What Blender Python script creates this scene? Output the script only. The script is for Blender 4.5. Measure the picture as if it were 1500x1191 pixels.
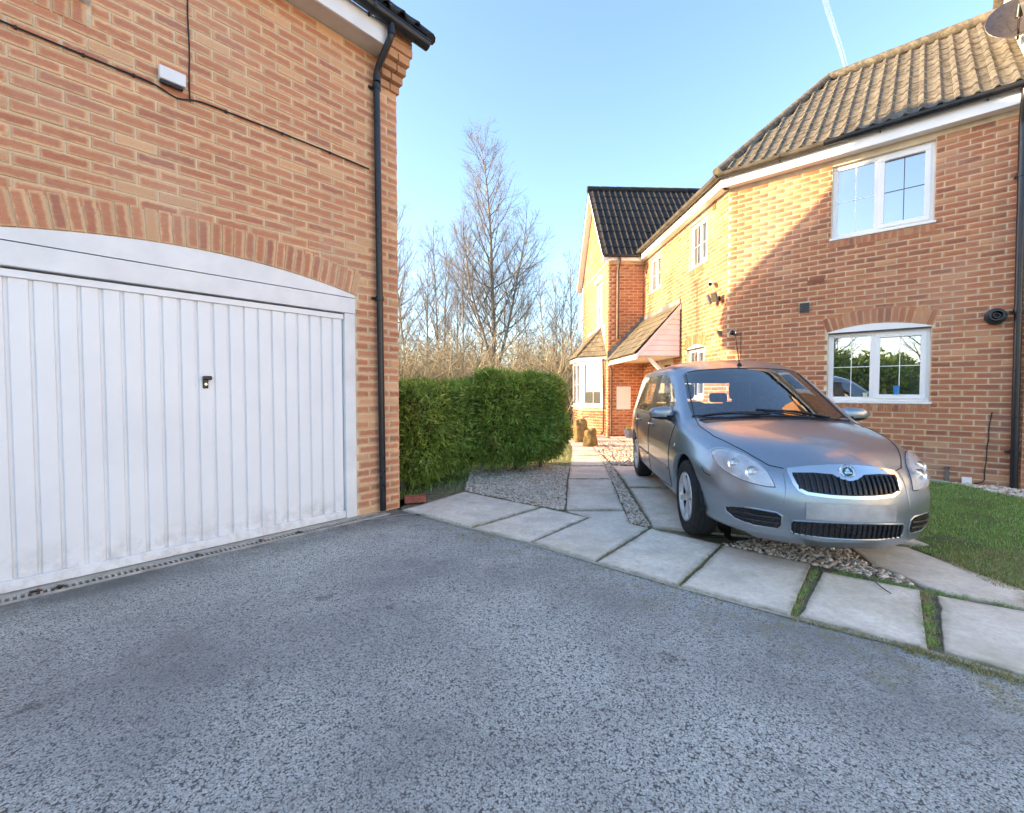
import bpy, bmesh, math, random
import numpy as np
from mathutils import Vector, Matrix, noise
from mathutils.bvhtree import BVHTree

for o in list(bpy.data.objects):
    bpy.data.objects.remove(o)
scene = bpy.context.scene
COL = scene.collection

# ------------------------------------------------------------------ camera
FPX, CAM_H = 660.0, 1.18
cam_data = bpy.data.cameras.new('camera')
cam_data.sensor_fit = 'HORIZONTAL'
cam_data.sensor_width = 36.0
cam_data.lens = 36.0 * FPX / 1500.0
cam_data.clip_start, cam_data.clip_end = 0.05, 20000.0
cam = bpy.data.objects.new('camera', cam_data)
PITCH = math.atan(21.5 / FPX)
cam.location = (0, 0, CAM_H)
cam.rotation_euler = (math.pi / 2 - PITCH, 0, 0)
COL.objects.link(cam)
scene.camera = cam

# ------------------------------------------------------------------ sky and sun
SUN_EL, SUN_AZ = math.radians(15.5), math.radians(180.0)      # the sun stands off to the left (-X)
world = bpy.data.worlds.new('World')
scene.world = world
world.use_nodes = True
wn = world.node_tree
wn.nodes.clear()
sky = wn.nodes.new('ShaderNodeTexSky')
sky.sky_type = 'NISHITA'
sky.sun_disc = False
sky.sun_elevation = SUN_EL
sky.sun_rotation = math.radians(-90.0)
sky.air_density = 1.0
sky.dust_density = 0.8
sky.ozone_density = 4.0
bg = wn.nodes.new('ShaderNodeBackground')
bg.inputs['Strength'].default_value = 0.15
wo = wn.nodes.new('ShaderNodeOutputWorld')
tint = wn.nodes.new('ShaderNodeMix')              # camera white balance of the whole sky
tint.data_type = 'RGBA'
tint.blend_type = 'MULTIPLY'
tint.inputs[0].default_value = 1.0
tint.inputs[7].default_value = (1.0, 0.835, 0.71, 1.0)
wn.links.new(sky.outputs[0], tint.inputs[6])
wn.links.new(tint.outputs[2], bg.inputs['Color'])
wn.links.new(bg.outputs[0], wo.inputs['Surface'])

sun_data = bpy.data.lights.new('sun', 'SUN')
sun_data.energy = 3.4
sun_data.angle = math.radians(0.55)
sun_data.color = (1.0, 0.66, 0.34)
sun = bpy.data.objects.new('sun', sun_data)
sd = Vector((math.cos(SUN_EL) * math.cos(SUN_AZ), math.cos(SUN_EL) * math.sin(SUN_AZ), math.sin(SUN_EL)))
sun.rotation_euler = sd.to_track_quat('Z', 'Y').to_euler()
sun.location = (-20, 0, 20)
COL.objects.link(sun)

scene.view_settings.view_transform = 'Standard'
scene.view_settings.look = 'None'
scene.view_settings.gamma = 1.0
scene.view_settings.exposure = 2.5
scene.view_settings.use_curve_mapping = False

# ------------------------------------------------------------------ helpers
RND = random.Random(7)


def tag(o, label=None, cat=None, group=None, kind=None):
    if label: o['label'] = label
    if cat: o['category'] = cat
    if group: o['group'] = group
    if kind: o['kind'] = kind
    return o


def empty(name, loc, label=None, cat=None, group=None):
    o = bpy.data.objects.new(name, None)
    o.empty_display_size = 0.2
    o.location = loc
    COL.objects.link(o)
    return tag(o, label, cat, group)


def base_of(p):
    """world position of the (unrotated) thing a part belongs to"""
    v = Vector((0, 0, 0))
    while p is not None:
        v += p.location
        p = p.parent
    return v


def link_mesh(name, me, mat, parent=None, smooth=False, bevel=0.0, seg=2, loc=None):
    o = bpy.data.objects.new(name, me)
    if mat is not None:
        me.materials.append(mat)
    COL.objects.link(o)
    if parent is not None:
        o.parent = parent
    if loc is not None:
        o.location = loc
    if smooth:
        me.polygons.foreach_set('use_smooth', [True] * len(me.polygons))
    if bevel > 0:
        m = o.modifiers.new('bevel', 'BEVEL')
        m.width = bevel
        m.segments = seg
        m.limit_method = 'ANGLE'
        m.angle_limit = math.radians(35)
    return o


class MB:
    """collects faces for ONE mesh object, in world coordinates"""
    def __init__(self):
        self.v, self.f = [], []

    def add(self, vs, fs):
        b = len(self.v)
        self.v += [tuple(p) for p in vs]
        self.f += [tuple(b + i for i in f) for f in fs]
        return self

    def quad(self, a, b, c, d):
        return self.add([a, b, c, d], [(0, 1, 2, 3)])

    def poly(self, pts):
        return self.add(pts, [tuple(range(len(pts)))])

    def box8(self, p):
        return self.add(p, [(0, 3, 2, 1), (4, 5, 6, 7), (0, 1, 5, 4), (1, 2, 6, 5), (2, 3, 7, 6), (3, 0, 4, 7)])

    def box(self, x0, x1, y0, y1, z0, z1):
        return self.box8([(x0, y0, z0), (x1, y0, z0), (x1, y1, z0), (x0, y1, z0),
                          (x0, y0, z1), (x1, y0, z1), (x1, y1, z1), (x0, y1, z1)])

    def fbox(self, fr, u0, u1, n0, n1, z0, z1):
        return self.box8([fr(u0, n0, z0), fr(u1, n0, z0), fr(u1, n1, z0), fr(u0, n1, z0),
                          fr(u0, n0, z1), fr(u1, n0, z1), fr(u1, n1, z1), fr(u0, n1, z1)])

    def prism(self, bottom, top):
        """two matching rings -> closed prism"""
        n = len(bottom)
        fs = [tuple(range(n))[::-1], tuple(range(n, 2 * n))]
        fs += [(i, (i + 1) % n, n + (i + 1) % n, n + i) for i in range(n)]
        return self.add(list(bottom) + list(top), fs)

    def tube(self, pts, rad, k=8, cap=True):
        pts = [Vector(p) for p in pts]
        n = len(pts)
        rr = rad if isinstance(rad, (list, tuple)) else [rad] * n
        vs, fs = [], []
        prev = None
        for i, p in enumerate(pts):
            d = (pts[min(i + 1, n - 1)] - pts[max(i - 1, 0)]).normalized()
            if prev is None:
                a = Vector((0, 0, 1)) if abs(d.z) < 0.9 else Vector((1, 0, 0))
                prev = d.cross(a).normalized()
            s = (prev - d * prev.dot(d)).normalized()
            prev = s
            t = d.cross(s)
            for j in range(k):
                an = 2 * math.pi * j / k
                vs.append(p + (s * math.cos(an) + t * math.sin(an)) * rr[i])
        for i in range(n - 1):
            for j in range(k):
                fs.append((i * k + j, i * k + (j + 1) % k, (i + 1) * k + (j + 1) % k, (i + 1) * k + j))
        if cap:
            fs.append(tuple(range(k))[::-1])
            fs.append(tuple((n - 1) * k + j for j in range(k)))
        return self.add(vs, fs)

    def lathe(self, c, axis, prof, k=20):
        """prof = [(radius, distance along axis)]"""
        c, ax = Vector(c), Vector(axis).normalized()
        a = Vector((0, 0, 1)) if abs(ax.z) < 0.9 else Vector((1, 0, 0))
        s = ax.cross(a).normalized()
        t = ax.cross(s)
        vs, fs = [], []
        for r, h in prof:
            for j in range(k):
                an = 2 * math.pi * j / k
                vs.append(c + ax * h + (s * math.cos(an) + t * math.sin(an)) * r)
        for i in range(len(prof) - 1):
            for j in range(k):
                fs.append((i * k + j, i * k + (j + 1) % k, (i + 1) * k + (j + 1) % k, (i + 1) * k + j))
        return self.add(vs, fs)

    def build(self, name, mat, parent=None, smooth=False, bevel=0.0, seg=2, recalc=True):
        b = base_of(parent)
        me = bpy.data.meshes.new(name)
        me.from_pydata([(p[0] - b.x, p[1] - b.y, p[2] - b.z) for p in self.v], [], self.f)
        if recalc:
            bm = bmesh.new()
            bm.from_mesh(me)
            bmesh.ops.recalc_face_normals(bm, faces=bm.faces)
            bm.to_mesh(me)
            bm.free()
        o = link_mesh(name, me, mat, parent, smooth, bevel, seg)
        if smooth and bevel == 0:
            for p in me.polygons:
                p.use_smooth = True
            me.set_sharp_from_angle(angle=math.radians(40))
        return o


def mesh_np(name, V, Fq, mat, parent=None, smooth=False):
    """fast mesh from numpy arrays, world coordinates"""
    b = base_of(parent)
    me = bpy.data.meshes.new(name)
    V = np.asarray(V, dtype=np.float32) - np.array([b.x, b.y, b.z], dtype=np.float32)
    Fq = np.asarray(Fq, dtype=np.int32)
    k = Fq.shape[1]
    me.vertices.add(len(V))
    me.vertices.foreach_set('co', V.ravel())
    me.loops.add(Fq.size)
    me.loops.foreach_set('vertex_index', Fq.ravel())
    me.polygons.add(len(Fq))
    me.polygons.foreach_set('loop_start', np.arange(0, Fq.size, k, dtype=np.int32))
    me.polygons.foreach_set('loop_total', np.full(len(Fq), k, dtype=np.int32))
    me.update(calc_edges=True)
    return link_mesh(name, me, mat, parent, smooth)


class Frame:
    """wall frame: u runs along the wall, n points out of it, z up"""
    def __init__(self, o, u, n):
        self.o, self.u, self.n = o, u, n

    def __call__(self, u, n, z):
        return (self.o[0] + self.u[0] * u + self.n[0] * n, self.o[1] + self.u[1] * u + self.n[1] * n, z)

    def rot(self):
        """rotation about z that takes +X to u"""
        return math.atan2(self.u[1], self.u[0])


def view_xy(P):
    """rough size measure only: distance of a point from the photographer"""
    return math.sqrt(P[0] ** 2 + P[1] ** 2 + (P[2] - CAM_H) ** 2)


# ------------------------------------------------------------------ materials
class NT:
    def __init__(self, name):
        self.m = bpy.data.materials.new(name)
        self.m.use_nodes = True
        self.t = self.m.node_tree
        self.t.nodes.clear()
        self.out = self.t.nodes.new('ShaderNodeOutputMaterial')
        self.b = self.n('ShaderNodeBsdfPrincipled')
        self.t.links.new(self.b.outputs[0], self.out.inputs['Surface'])

    def n(self, ty, ins=None, **kw):
        nd = self.t.nodes.new(ty)
        for k, v in kw.items():
            setattr(nd, k, v)
        for k, v in (ins or {}).items():
            self.set(nd, k, v)
        return nd

    def set(self, nd, k, v):
        s = nd.inputs[k]
        if hasattr(v, 'node'):
            self.t.links.new(v, s)
        elif hasattr(v, 'outputs'):
            self.t.links.new(v.outputs[0], s)
        else:
            if isinstance(v, (tuple, list)) and len(v) == 3 and len(s.default_value) == 4:
                v = tuple(v) + (1.0,)
            s.default_value = v

    def p(self, **kw):
        names = dict(col='Base Color', rough='Roughness', metal='Metallic', nor='Normal', spec='Specular IOR Level',
                     coat='Coat Weight', coatr='Coat Roughness', trans='Transmission Weight', alpha='Alpha', ior='IOR',
                     sheen='Sheen Weight')
        for k, v in kw.items():
            self.set(self.b, names[k], v)
        return self

    def pos(self):
        return self.n('ShaderNodeNewGeometry').outputs['Position']

    def objco(self):
        return self.n('ShaderNodeTexCoord').outputs['Object']

    def noise(self, scale, detail=3, rough=0.55, vec=None, dist=0.0):
        nd = self.n('ShaderNodeTexNoise', {'Scale': scale, 'Detail': detail, 'Roughness': rough, 'Distortion': dist})
        self.set(nd, 'Vector', vec if vec is not None else self.pos())
        return nd.outputs['Fac']

    def voro(self, scale, vec=None, feature='F1', rnd=1.0):
        nd = self.n('ShaderNodeTexVoronoi', {'Scale': scale, 'Randomness': rnd}, feature=feature)
        self.set(nd, 'Vector', vec if vec is not None else self.pos())
        return nd

    def ramp(self, fac, stops, interp='LINEAR'):
        nd = self.n('ShaderNodeValToRGB', {'Fac': fac})
        cr = nd.color_ramp
        cr.interpolation = interp
        while len(cr.elements) < len(stops):
            cr.elements.new(0.5)
        for e, (p_, c) in zip(cr.elements, stops):
            e.position = p_
            if not isinstance(c, (tuple, list)):
                c = (c, c, c)
            e.color = tuple(c) + (1.0,) if len(c) == 3 else c
        return nd.outputs[0]

    def mix(self, fac, a, b, blend='MIX'):
        nd = self.n('ShaderNodeMix', data_type='RGBA', blend_type=blend)
        self.set(nd, 0, fac)
        for i, v in ((6, a), (7, b)):
            if isinstance(v, (tuple, list)) and len(v) == 3:
                v = tuple(v) + (1.0,)
            self.set(nd, i, v)
        return nd.outputs[2]

    def math(self, op, a, b=None, c=None, clamp=False):
        nd = self.n('ShaderNodeMath', operation=op, use_clamp=clamp)
        for i, v in enumerate((a, b, c)):
            if v is not None:
                self.set(nd, i, v)
        return nd.outputs[0]

    def smooth(self, x, lo, hi):
        nd = self.n('ShaderNodeMapRange', {'Value': x, 'From Min': lo, 'From Max': hi}, interpolation_type='SMOOTHSTEP')
        return nd.outputs[0]

    def bump(self, h, strength=0.4, dist=0.01, nor=None):
        nd = self.n('ShaderNodeBump', {'Strength': strength, 'Distance': dist, 'Height': h})
        if nor is not None:
            self.set(nd, 'Normal', nor)
        return nd.outputs[0]

    def rand(self):
        """a random number for every piece, whether an object of its own or an island of a joined mesh"""
        a = self.n('ShaderNodeObjectInfo').outputs['Random']
        b = self.n('ShaderNodeNewGeometry').outputs['Random Per Island']
        return self.math('FRACT', self.math('ADD', self.math('MULTIPLY', a, 7.31), self.math('MULTIPLY', b, 3.77)))


def plain(name, col, rough=0.6, var=0.12, scale=6.0, metal=0.0, bump=0.0, bscale=60.0, spec=0.5, coat=0.0):
    """paint, plastic, metal: a colour with a little uneven grime"""
    t = NT(name)
    n1 = t.noise(scale, 4)
    dark = tuple(c * (1 - var * 1.6) for c in col)
    lite = tuple(min(1, c * (1 + var * 0.6)) for c in col)
    t.p(col=t.ramp(n1, [(0.3, dark), (0.7, lite)]), metal=metal, spec=spec, coat=coat)
    t.p(rough=t.ramp(t.noise(scale * 3, 3), [(0.3, max(0.02, rough * 0.8)), (0.75, min(1, rough * 1.2))]))
    if bump:
        t.p(nor=t.bump(t.noise(bscale, 4), bump, 0.004))
    return t.m


def brick_mat(name, red, redv, buff, dark, band=0.62):
    t = NT(name)
    uv = t.n('ShaderNodeUVMap').outputs[0]
    sep = t.n('ShaderNodeSeparateXYZ', {0: uv})
    pos = t.pos()
    r = t.rand()
    nz = t.noise(26, 3, 0.6, pos)
    nzf = t.noise(190, 3, 0.65, pos)
    stretch = t.n('ShaderNodeMapping', {'Vector': pos, 'Scale': (18, 18, 90)})
    drag = t.noise(1.0, 3, 0.6, stretch.outputs[0])
    wob = t.math('ADD', t.math('MULTIPLY', t.math('SUBTRACT', nz, 0.5), 0.42), t.math('MULTIPLY', t.math('SUBTRACT', t.math('FRACT', t.math('MULTIPLY', r, 29.3)), 0.5), 0.22))
    v = t.math('ADD', sep.outputs[1], wob)
    u = t.math('ADD', sep.outputs[0], t.math('MULTIPLY', wob, 0.25))
    dv = t.math('ABSOLUTE', t.math('SUBTRACT', v, 0.5))
    du = t.math('ABSOLUTE', t.math('SUBTRACT', u, 0.5))
    m = t.math('MULTIPLY', t.smooth(dv, band * 0.72, band * 0.28), t.smooth(du, 0.51, 0.40))
    keep = t.ramp(r, [(0.0, 0.25), (0.07, 0.35), (0.12, 0.9), (1.0, 1.0)])
    m = t.math('MULTIPLY', m, keep)
    m = t.math('MULTIPLY', m, t.ramp(drag, [(0.25, 0.75), (0.55, 1.0)]))
    redc = t.ramp(r, [(0.1, red), (0.45, redv), (0.7, red), (0.9, dark), (1.0, redv)])
    buffc = t.mix(t.math('FRACT', t.math('MULTIPLY', r, 13.7)), buff, tuple(c * 0.78 for c in buff))
    col = t.mix(m, buffc, redc)
    col = t.mix(t.ramp(nzf, [(0.3, 0.35), (0.62, 0.0)]), col, tuple(c * 0.5 for c in dark))
    # weather: soft large streaks and pale bloom
    big = t.noise(0.9, 4, 0.6, pos)
    col = t.mix(t.ramp(big, [(0.52, 0.0), (0.75, 0.28)]), col, (0.62, 0.5, 0.4))
    t.p(col=col, rough=0.92, spec=0.25)
    h = t.math('ADD', t.math('MULTIPLY', drag, 0.6), t.math('MULTIPLY', nzf, 0.7))
    t.p(nor=t.bump(h, 0.55, 0.006))
    return t.m


def mortar_mat(name, col):
    t = NT(name)
    n1 = t.noise(7, 4)
    n2 = t.noise(240, 3, 0.7)
    c = t.ramp(n1, [(0.3, tuple(x * 0.72 for x in col)), (0.7, col)])
    c = t.mix(t.ramp(n2, [(0.35, 0.45), (0.6, 0.0)]), c, tuple(x * 0.45 for x in col))
    t.p(col=c, rough=0.95, spec=0.2, nor=t.bump(n2, 0.6, 0.004))
    return t.m


M = {}
M['brick_g'] = brick_mat('garage_brick', (0.66, 0.275, 0.155), (0.57, 0.22, 0.125), (0.95, 0.61, 0.34), (0.46, 0.19, 0.135), 0.66)
M['brick_h'] = brick_mat('house_brick', (0.43, 0.155, 0.085), (0.50, 0.195, 0.105), (0.72, 0.40, 0.21), (0.31, 0.12, 0.08), 0.80)
M['mortar_g'] = mortar_mat('garage_mortar', (0.95, 0.78, 0.56))
M['mortar_h'] = mortar_mat('house_mortar', (0.95, 0.80, 0.60))
M['plinth'] = plain('plinth_brick', (0.26, 0.10, 0.06), 0.9, 0.2, 9, bump=0.3)
M['upvc'] = plain('white_upvc', (0.89, 0.89, 0.89), 0.35, 0.05, 3)
M['white_paint'] = plain('white_timber_paint', (0.89, 0.89, 0.89), 0.5, 0.07, 4, bump=0.08, bscale=25)
M['cream'] = plain('cream_soffit_board', (0.72, 0.66, 0.55), 0.6, 0.12, 3, bump=0.1, bscale=30)
M['black_plastic'] = plain('black_rainwater_plastic', (0.018, 0.02, 0.026), 0.33, 0.3, 5)
M['black_rubber'] = plain('black_rubber', (0.014, 0.014, 0.015), 0.75, 0.3, 12, bump=0.15)
M['grey_plastic'] = plain('grey_plastic', (0.12, 0.12, 0.125), 0.5, 0.2, 8)
M['cable'] = plain('black_cable', (0.02, 0.015, 0.014), 0.6, 0.2, 8)
M['room'] = plain('dim_room', (0.05, 0.05, 0.05), 0.9, 0.4, 2)
M['lead'] = plain('lead_flashing', (0.20, 0.21, 0.23), 0.55, 0.25, 5, bump=0.1)
M['pink_board'] = plain('pale_pink_cladding', (0.90, 0.87, 0.91), 0.5, 0.06, 4)
M['chrome'] = plain('chrome', (0.82, 0.83, 0.85), 0.12, 0.05, 6, metal=1.0)
M['lens_black'] = plain('dark_lens', (0.01, 0.01, 0.012), 0.1, 0.1, 6)


def glass_pane():
    t = NT('window_glass')
    t.t.nodes.remove(t.b)
    w = t.noise(1.6, 2, 0.4)
    nor = t.bump(w, 0.03, 0.02)
    d = t.n('ShaderNodeBsdfDiffuse', {'Color': (0.02, 0.022, 0.024, 1)})
    g = t.n('ShaderNodeBsdfGlossy', {'Color': (0.92, 0.95, 1.0, 1), 'Roughness': 0.012, 'Normal': nor})
    mx = t.n('ShaderNodeMixShader', {0: 0.42, 1: d.outputs[0], 2: g.outputs[0]})
    t.t.links.new(mx.outputs[0], t.out.inputs['Surface'])
    return t.m


M['pane'] = glass_pane()


def garage_door_mat():
    t = NT('white_steel_door')
    a = t.noise(2.2, 4)
    b = t.noise(60, 4)
    c = t.ramp(a, [(0.25, (0.87, 0.88, 0.90)), (0.7, (0.94, 0.95, 0.96))])
    pz = t.n('ShaderNodeSeparateXYZ', {0: t.pos()}).outputs[2]
    splash = t.math('MULTIPLY', t.smooth(pz, 0.35, 0.02), t.ramp(t.noise(9, 5, 0.7), [(0.42, 0.0), (0.7, 0.55)]))
    c = t.mix(splash, c, (0.42, 0.38, 0.33))
    t.p(col=c, rough=t.ramp(b, [(0.3, 0.38), (0.7, 0.5)]), nor=t.bump(b, 0.05, 0.003))
    return t.m


M['door'] = garage_door_mat()


def asphalt_mat():
    t = NT('worn_asphalt')
    pos = t.pos()
    v1 = t.voro(150, pos)
    v2 = t.voro(290, pos)
    stone = t.n('ShaderNodeSeparateColor', {0: v1.outputs['Color']}).outputs[0]
    stone2 = t.n('ShaderNodeSeparateColor', {0: v2.outputs['Color']}).outputs[1]
    c = t.ramp(stone, [(0.0, (0.23, 0.248, 0.235)), (0.4, (0.51, 0.545, 0.51)), (0.8, (0.67, 0.715, 0.675)), (1.0, (0.84, 0.88, 0.84))])
    c2 = t.ramp(stone2, [(0.0, (0.18, 0.195, 0.185)), (0.6, (0.55, 0.585, 0.55)), (1.0, (0.80, 0.84, 0.80))])
    c = t.mix(0.5, c, c2)
    gapn = t.math('ADD', v1.outputs['Distance'], t.math('MULTIPLY', t.math('SUBTRACT', t.noise(48, 4, 0.65, pos), 0.5), 1.1))
    gap = t.ramp(gapn, [(0.54, 0.0), (0.82, 0.92)])
    c = t.mix(gap, c, (0.05, 0.045, 0.042))
    # worn pale and dark patches
    big = t.noise(0.75, 5, 0.6, pos)
    c = t.mix(t.ramp(big, [(0.34, 0.75), (0.58, 0.0)]), c, (0.20, 0.205, 0.205))
    mid = t.noise(3.2, 5, 0.65, pos)
    c = t.mix(t.ramp(mid, [(0.60, 0.0), (0.72, 0.32)]), c, (0.68, 0.66, 0.63))
    spot = t.noise(5.2, 4, 0.6, t.n('ShaderNodeMapping', {'Vector': pos, 'Location': (3.1, 7.7, 0)}).outputs[0])
    c = t.mix(t.ramp(spot, [(0.64, 0.0), (0.74, 0.6)]), c, (0.065, 0.058, 0.052))
    # moss creeping out of the paving joint by the garage corner
    sx = t.n('ShaderNodeSeparateXYZ', {0: pos})
    edge = t.math('ADD', t.math('MULTIPLY', sx.outputs[0], 0.663), t.math('MULTIPLY', sx.outputs[1], 0.748))
    near = t.smooth(edge, 2.05, 2.62)
    moss = t.math('MULTIPLY', near, t.ramp(t.noise(7.5, 6, 0.75, pos), [(0.50, 0.0), (0.66, 0.8)]))
    c = t.mix(moss, c, (0.24, 0.23, 0.09))
    out = t.math('ADD', t.math('MULTIPLY', t.math('ADD', sx.outputs[0], 1.144), 0.748), t.math('MULTIPLY', t.math('SUBTRACT', sx.outputs[1], 4.55), -0.663))
    damp = t.math('MULTIPLY', t.smooth(out, 0.62, 0.16), t.ramp(t.noise(2.6, 5, 0.7, pos), [(0.35, 0.25), (0.6, 0.85)]))
    c = t.mix(damp, c, (0.12, 0.125, 0.115))
    spk = t.noise(17, 5, 0.7, pos)
    c = t.mix(t.ramp(spk, [(0.66, 0.0), (0.74, 0.55)]), c, (0.09, 0.08, 0.07))
    rough = t.ramp(stone, [(0.0, 0.72), (1.0, 0.9)])
    h = t.math('ADD', t.math('MULTIPLY', v1.outputs['Distance'], -1.0), t.math('MULTIPLY', t.noise(60, 4, 0.6, pos), 0.6))
    t.p(col=c, rough=rough, spec=0.35, nor=t.bump(h, 0.7, 0.005))
    return t.m


M['asphalt'] = asphalt_mat()


def slab_mat(name='concrete_slab', base=(0.90, 0.83, 0.70)):
    t = NT(name)
    pos = t.pos()
    r = t.rand()
    n1 = t.noise(3.0, 5, 0.65, pos)
    n2 = t.noise(38, 4, 0.7, pos)
    n3 = t.noise(300, 2, 0.6, pos)
    c = t.ramp(n1, [(0.28, tuple(x * 0.66 for x in base)), (0.55, base), (0.78, tuple(min(1, x * 1.2) for x in base))])
    c = t.mix(t.ramp(n2, [(0.40, 0.4), (0.62, 0.0)]), c, tuple(x * 0.55 for x in base))
    c = t.mix(t.math('MULTIPLY', r, 0.3), c, tuple(x * 0.7 for x in base))
    alg = t.ramp(t.noise(1.7, 6, 0.7, pos), [(0.50, 0.0), (0.70, 0.45)])
    c = t.mix(alg, c, (0.52, 0.50, 0.30))
    ed = t.n('ShaderNodeAttribute', attribute_name='edge').outputs['Fac']
    grime = t.math('MULTIPLY', t.ramp(ed, [(0.35, 0.0), (1.0, 1.0)]), t.ramp(t.noise(14, 5, 0.7, pos), [(0.30, 0.05), (0.65, 0.85)]))
    c = t.mix(grime, c, (0.26, 0.235, 0.15))
    st_ = t.noise(9.0, 6, 0.75, pos)
    c = t.mix(t.ramp(st_, [(0.56, 0.0), (0.74, 0.5)]), c, (0.36, 0.33, 0.26))
    t.p(col=c, rough=0.88, spec=0.3, nor=t.bump(t.math('ADD', n2, t.math('MULTIPLY', n3, 0.5)), 0.35, 0.004))
    return t.m


M['slab'] = slab_mat()
M['concrete'] = slab_mat('threshold_concrete', (0.5, 0.48, 0.42))


def soil_mat(name, a, b, sc=14):
    t = NT(name)
    n1 = t.noise(sc, 6, 0.7)
    t.p(col=t.ramp(n1, [(0.3, a), (0.7, b)]), rough=0.95, spec=0.2, nor=t.bump(n1, 0.8, 0.02))
    return t.m


M['soil'] = soil_mat('dark_soil', (0.11, 0.10, 0.065), (0.30, 0.27, 0.18))
M['sand'] = soil_mat('gravel_bed_fines', (0.26, 0.22, 0.17), (0.46, 0.40, 0.32), 40)
M['field'] = soil_mat('rough_grass_ground', (0.07, 0.075, 0.028), (0.17, 0.16, 0.065), 3)
M['turf'] = soil_mat('turf_soil', (0.08, 0.12, 0.035), (0.16, 0.20, 0.07), 22)


def rand_mat(name, stops, rough=0.8, bump=0.0, sc=40, spec=0.4, trans=0.0):
    t = NT(name)
    r = t.rand()
    c = t.ramp(r, stops)
    if name == 'hedge_leaves':
        c = t.mix(t.ramp(t.noise(3.4, 4, 0.7), [(0.55, 0.0), (0.70, 0.6)]), c, (0.46, 0.40, 0.13))
    n1 = t.noise(sc, 3)
    c = t.mix(t.ramp(n1, [(0.3, 0.45), (0.65, 0.0)]), c, tuple(x * 0.55 for x in stops[0][1]))
    t.p(col=c, rough=rough, spec=spec)
    if bump:
        t.p(nor=t.bump(n1, bump, 0.006))
    if trans:
        tr = t.n('ShaderNodeBsdfTranslucent', {'Color': c})
        mx = t.n('ShaderNodeMixShader', {0: trans, 1: t.b.outputs[0], 2: tr.outputs[0]})
        t.t.links.new(mx.outputs[0], t.out.inputs['Surface'])
    return t.m


M['pebble'] = rand_mat('mixed_pebbles', [(0.0, (0.34, 0.26, 0.19)), (0.2, (0.66, 0.55, 0.42)), (0.6, (0.82, 0.73, 0.60)), (0.9, (0.93, 0.87, 0.76)), (1.0, (0.54, 0.36, 0.22))], 0.7, 0.3)
M['blade'] = rand_mat('grass_blades', [(0.0, (0.18, 0.36, 0.07)), (0.5, (0.30, 0.54, 0.12)), (0.8, (0.46, 0.62, 0.19)), (1.0, (0.76, 0.68, 0.42))], 0.6, trans=0.25)
M['dry_blade'] = rand_mat('dry_grass_blades', [(0.0, (0.20, 0.24, 0.06)), (0.4, (0.44, 0.40, 0.18)), (1.0, (0.64, 0.57, 0.34))], 0.7, trans=0.25)
M['yew'] = rand_mat('hedge_leaves', [(0.0, (0.14, 0.23, 0.04)), (0.4, (0.30, 0.46, 0.08)), (0.8, (0.47, 0.62, 0.13)), (1.0, (0.70, 0.72, 0.24))], 0.5, sc=6, trans=0.40)
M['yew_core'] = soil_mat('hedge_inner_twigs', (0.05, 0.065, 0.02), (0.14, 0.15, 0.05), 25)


def bark_mat(name, a, b):
    t = NT(name)
    mp = t.n('ShaderNodeMapping', {'Vector': t.pos(), 'Scale': (9, 9, 2.2)})
    n1 = t.noise(1.0, 5, 0.65, mp.outputs[0])
    t.p(col=t.ramp(n1, [(0.3, a), (0.7, b)]), rough=0.9, spec=0.2, nor=t.bump(n1, 0.5, 0.02))
    return t.m


M['bark'] = bark_mat('grey_brown_bark', (0.15, 0.145, 0.13), (0.36, 0.345, 0.315))
M['twig'] = bark_mat('brown_twigs', (0.12, 0.115, 0.10), (0.26, 0.245, 0.215))
M['scrub'] = rand_mat('pale_scrub_stems', [(0.0, (0.17, 0.15, 0.10)), (0.5, (0.34, 0.31, 0.21)), (1.0, (0.46, 0.43, 0.31))], 0.85)


def tile_mat(name, a, b, lichen, amt):
    t = NT(name)
    r = t.rand()
    c = t.mix(r, a, b)
    n1 = t.noise(11, 6, 0.75)
    c = t.mix(t.ramp(n1, [(0.44, 0.0), (0.62, amt)]), c, lichen)
    n2 = t.noise(120, 3, 0.6)
    c = t.mix(t.ramp(n2, [(0.35, 0.4), (0.6, 0.0)]), c, tuple(x * 0.5 for x in a))
    t.p(col=c, rough=0.75, spec=0.35, nor=t.bump(n2, 0.4, 0.006))
    return t.m


M['tile_tan'] = tile_mat('tan_concrete_tile', (0.07, 0.064, 0.055), (0.125, 0.115, 0.10), (0.24, 0.24, 0.18), 0.75)
M['tile_dark'] = tile_mat('charcoal_concrete_tile', (0.016, 0.017, 0.019), (0.032, 0.032, 0.034), (0.11, 0.11, 0.08), 0.25)
M['tile_small'] = tile_mat('mossy_canopy_tile', (0.11, 0.095, 0.075), (0.20, 0.175, 0.135), (0.27, 0.27, 0.16), 0.6)
M['boulder'] = tile_mat('mossy_sandstone', (0.30, 0.21, 0.09), (0.40, 0.29, 0.13), (0.10, 0.11, 0.03), 0.85)

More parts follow.
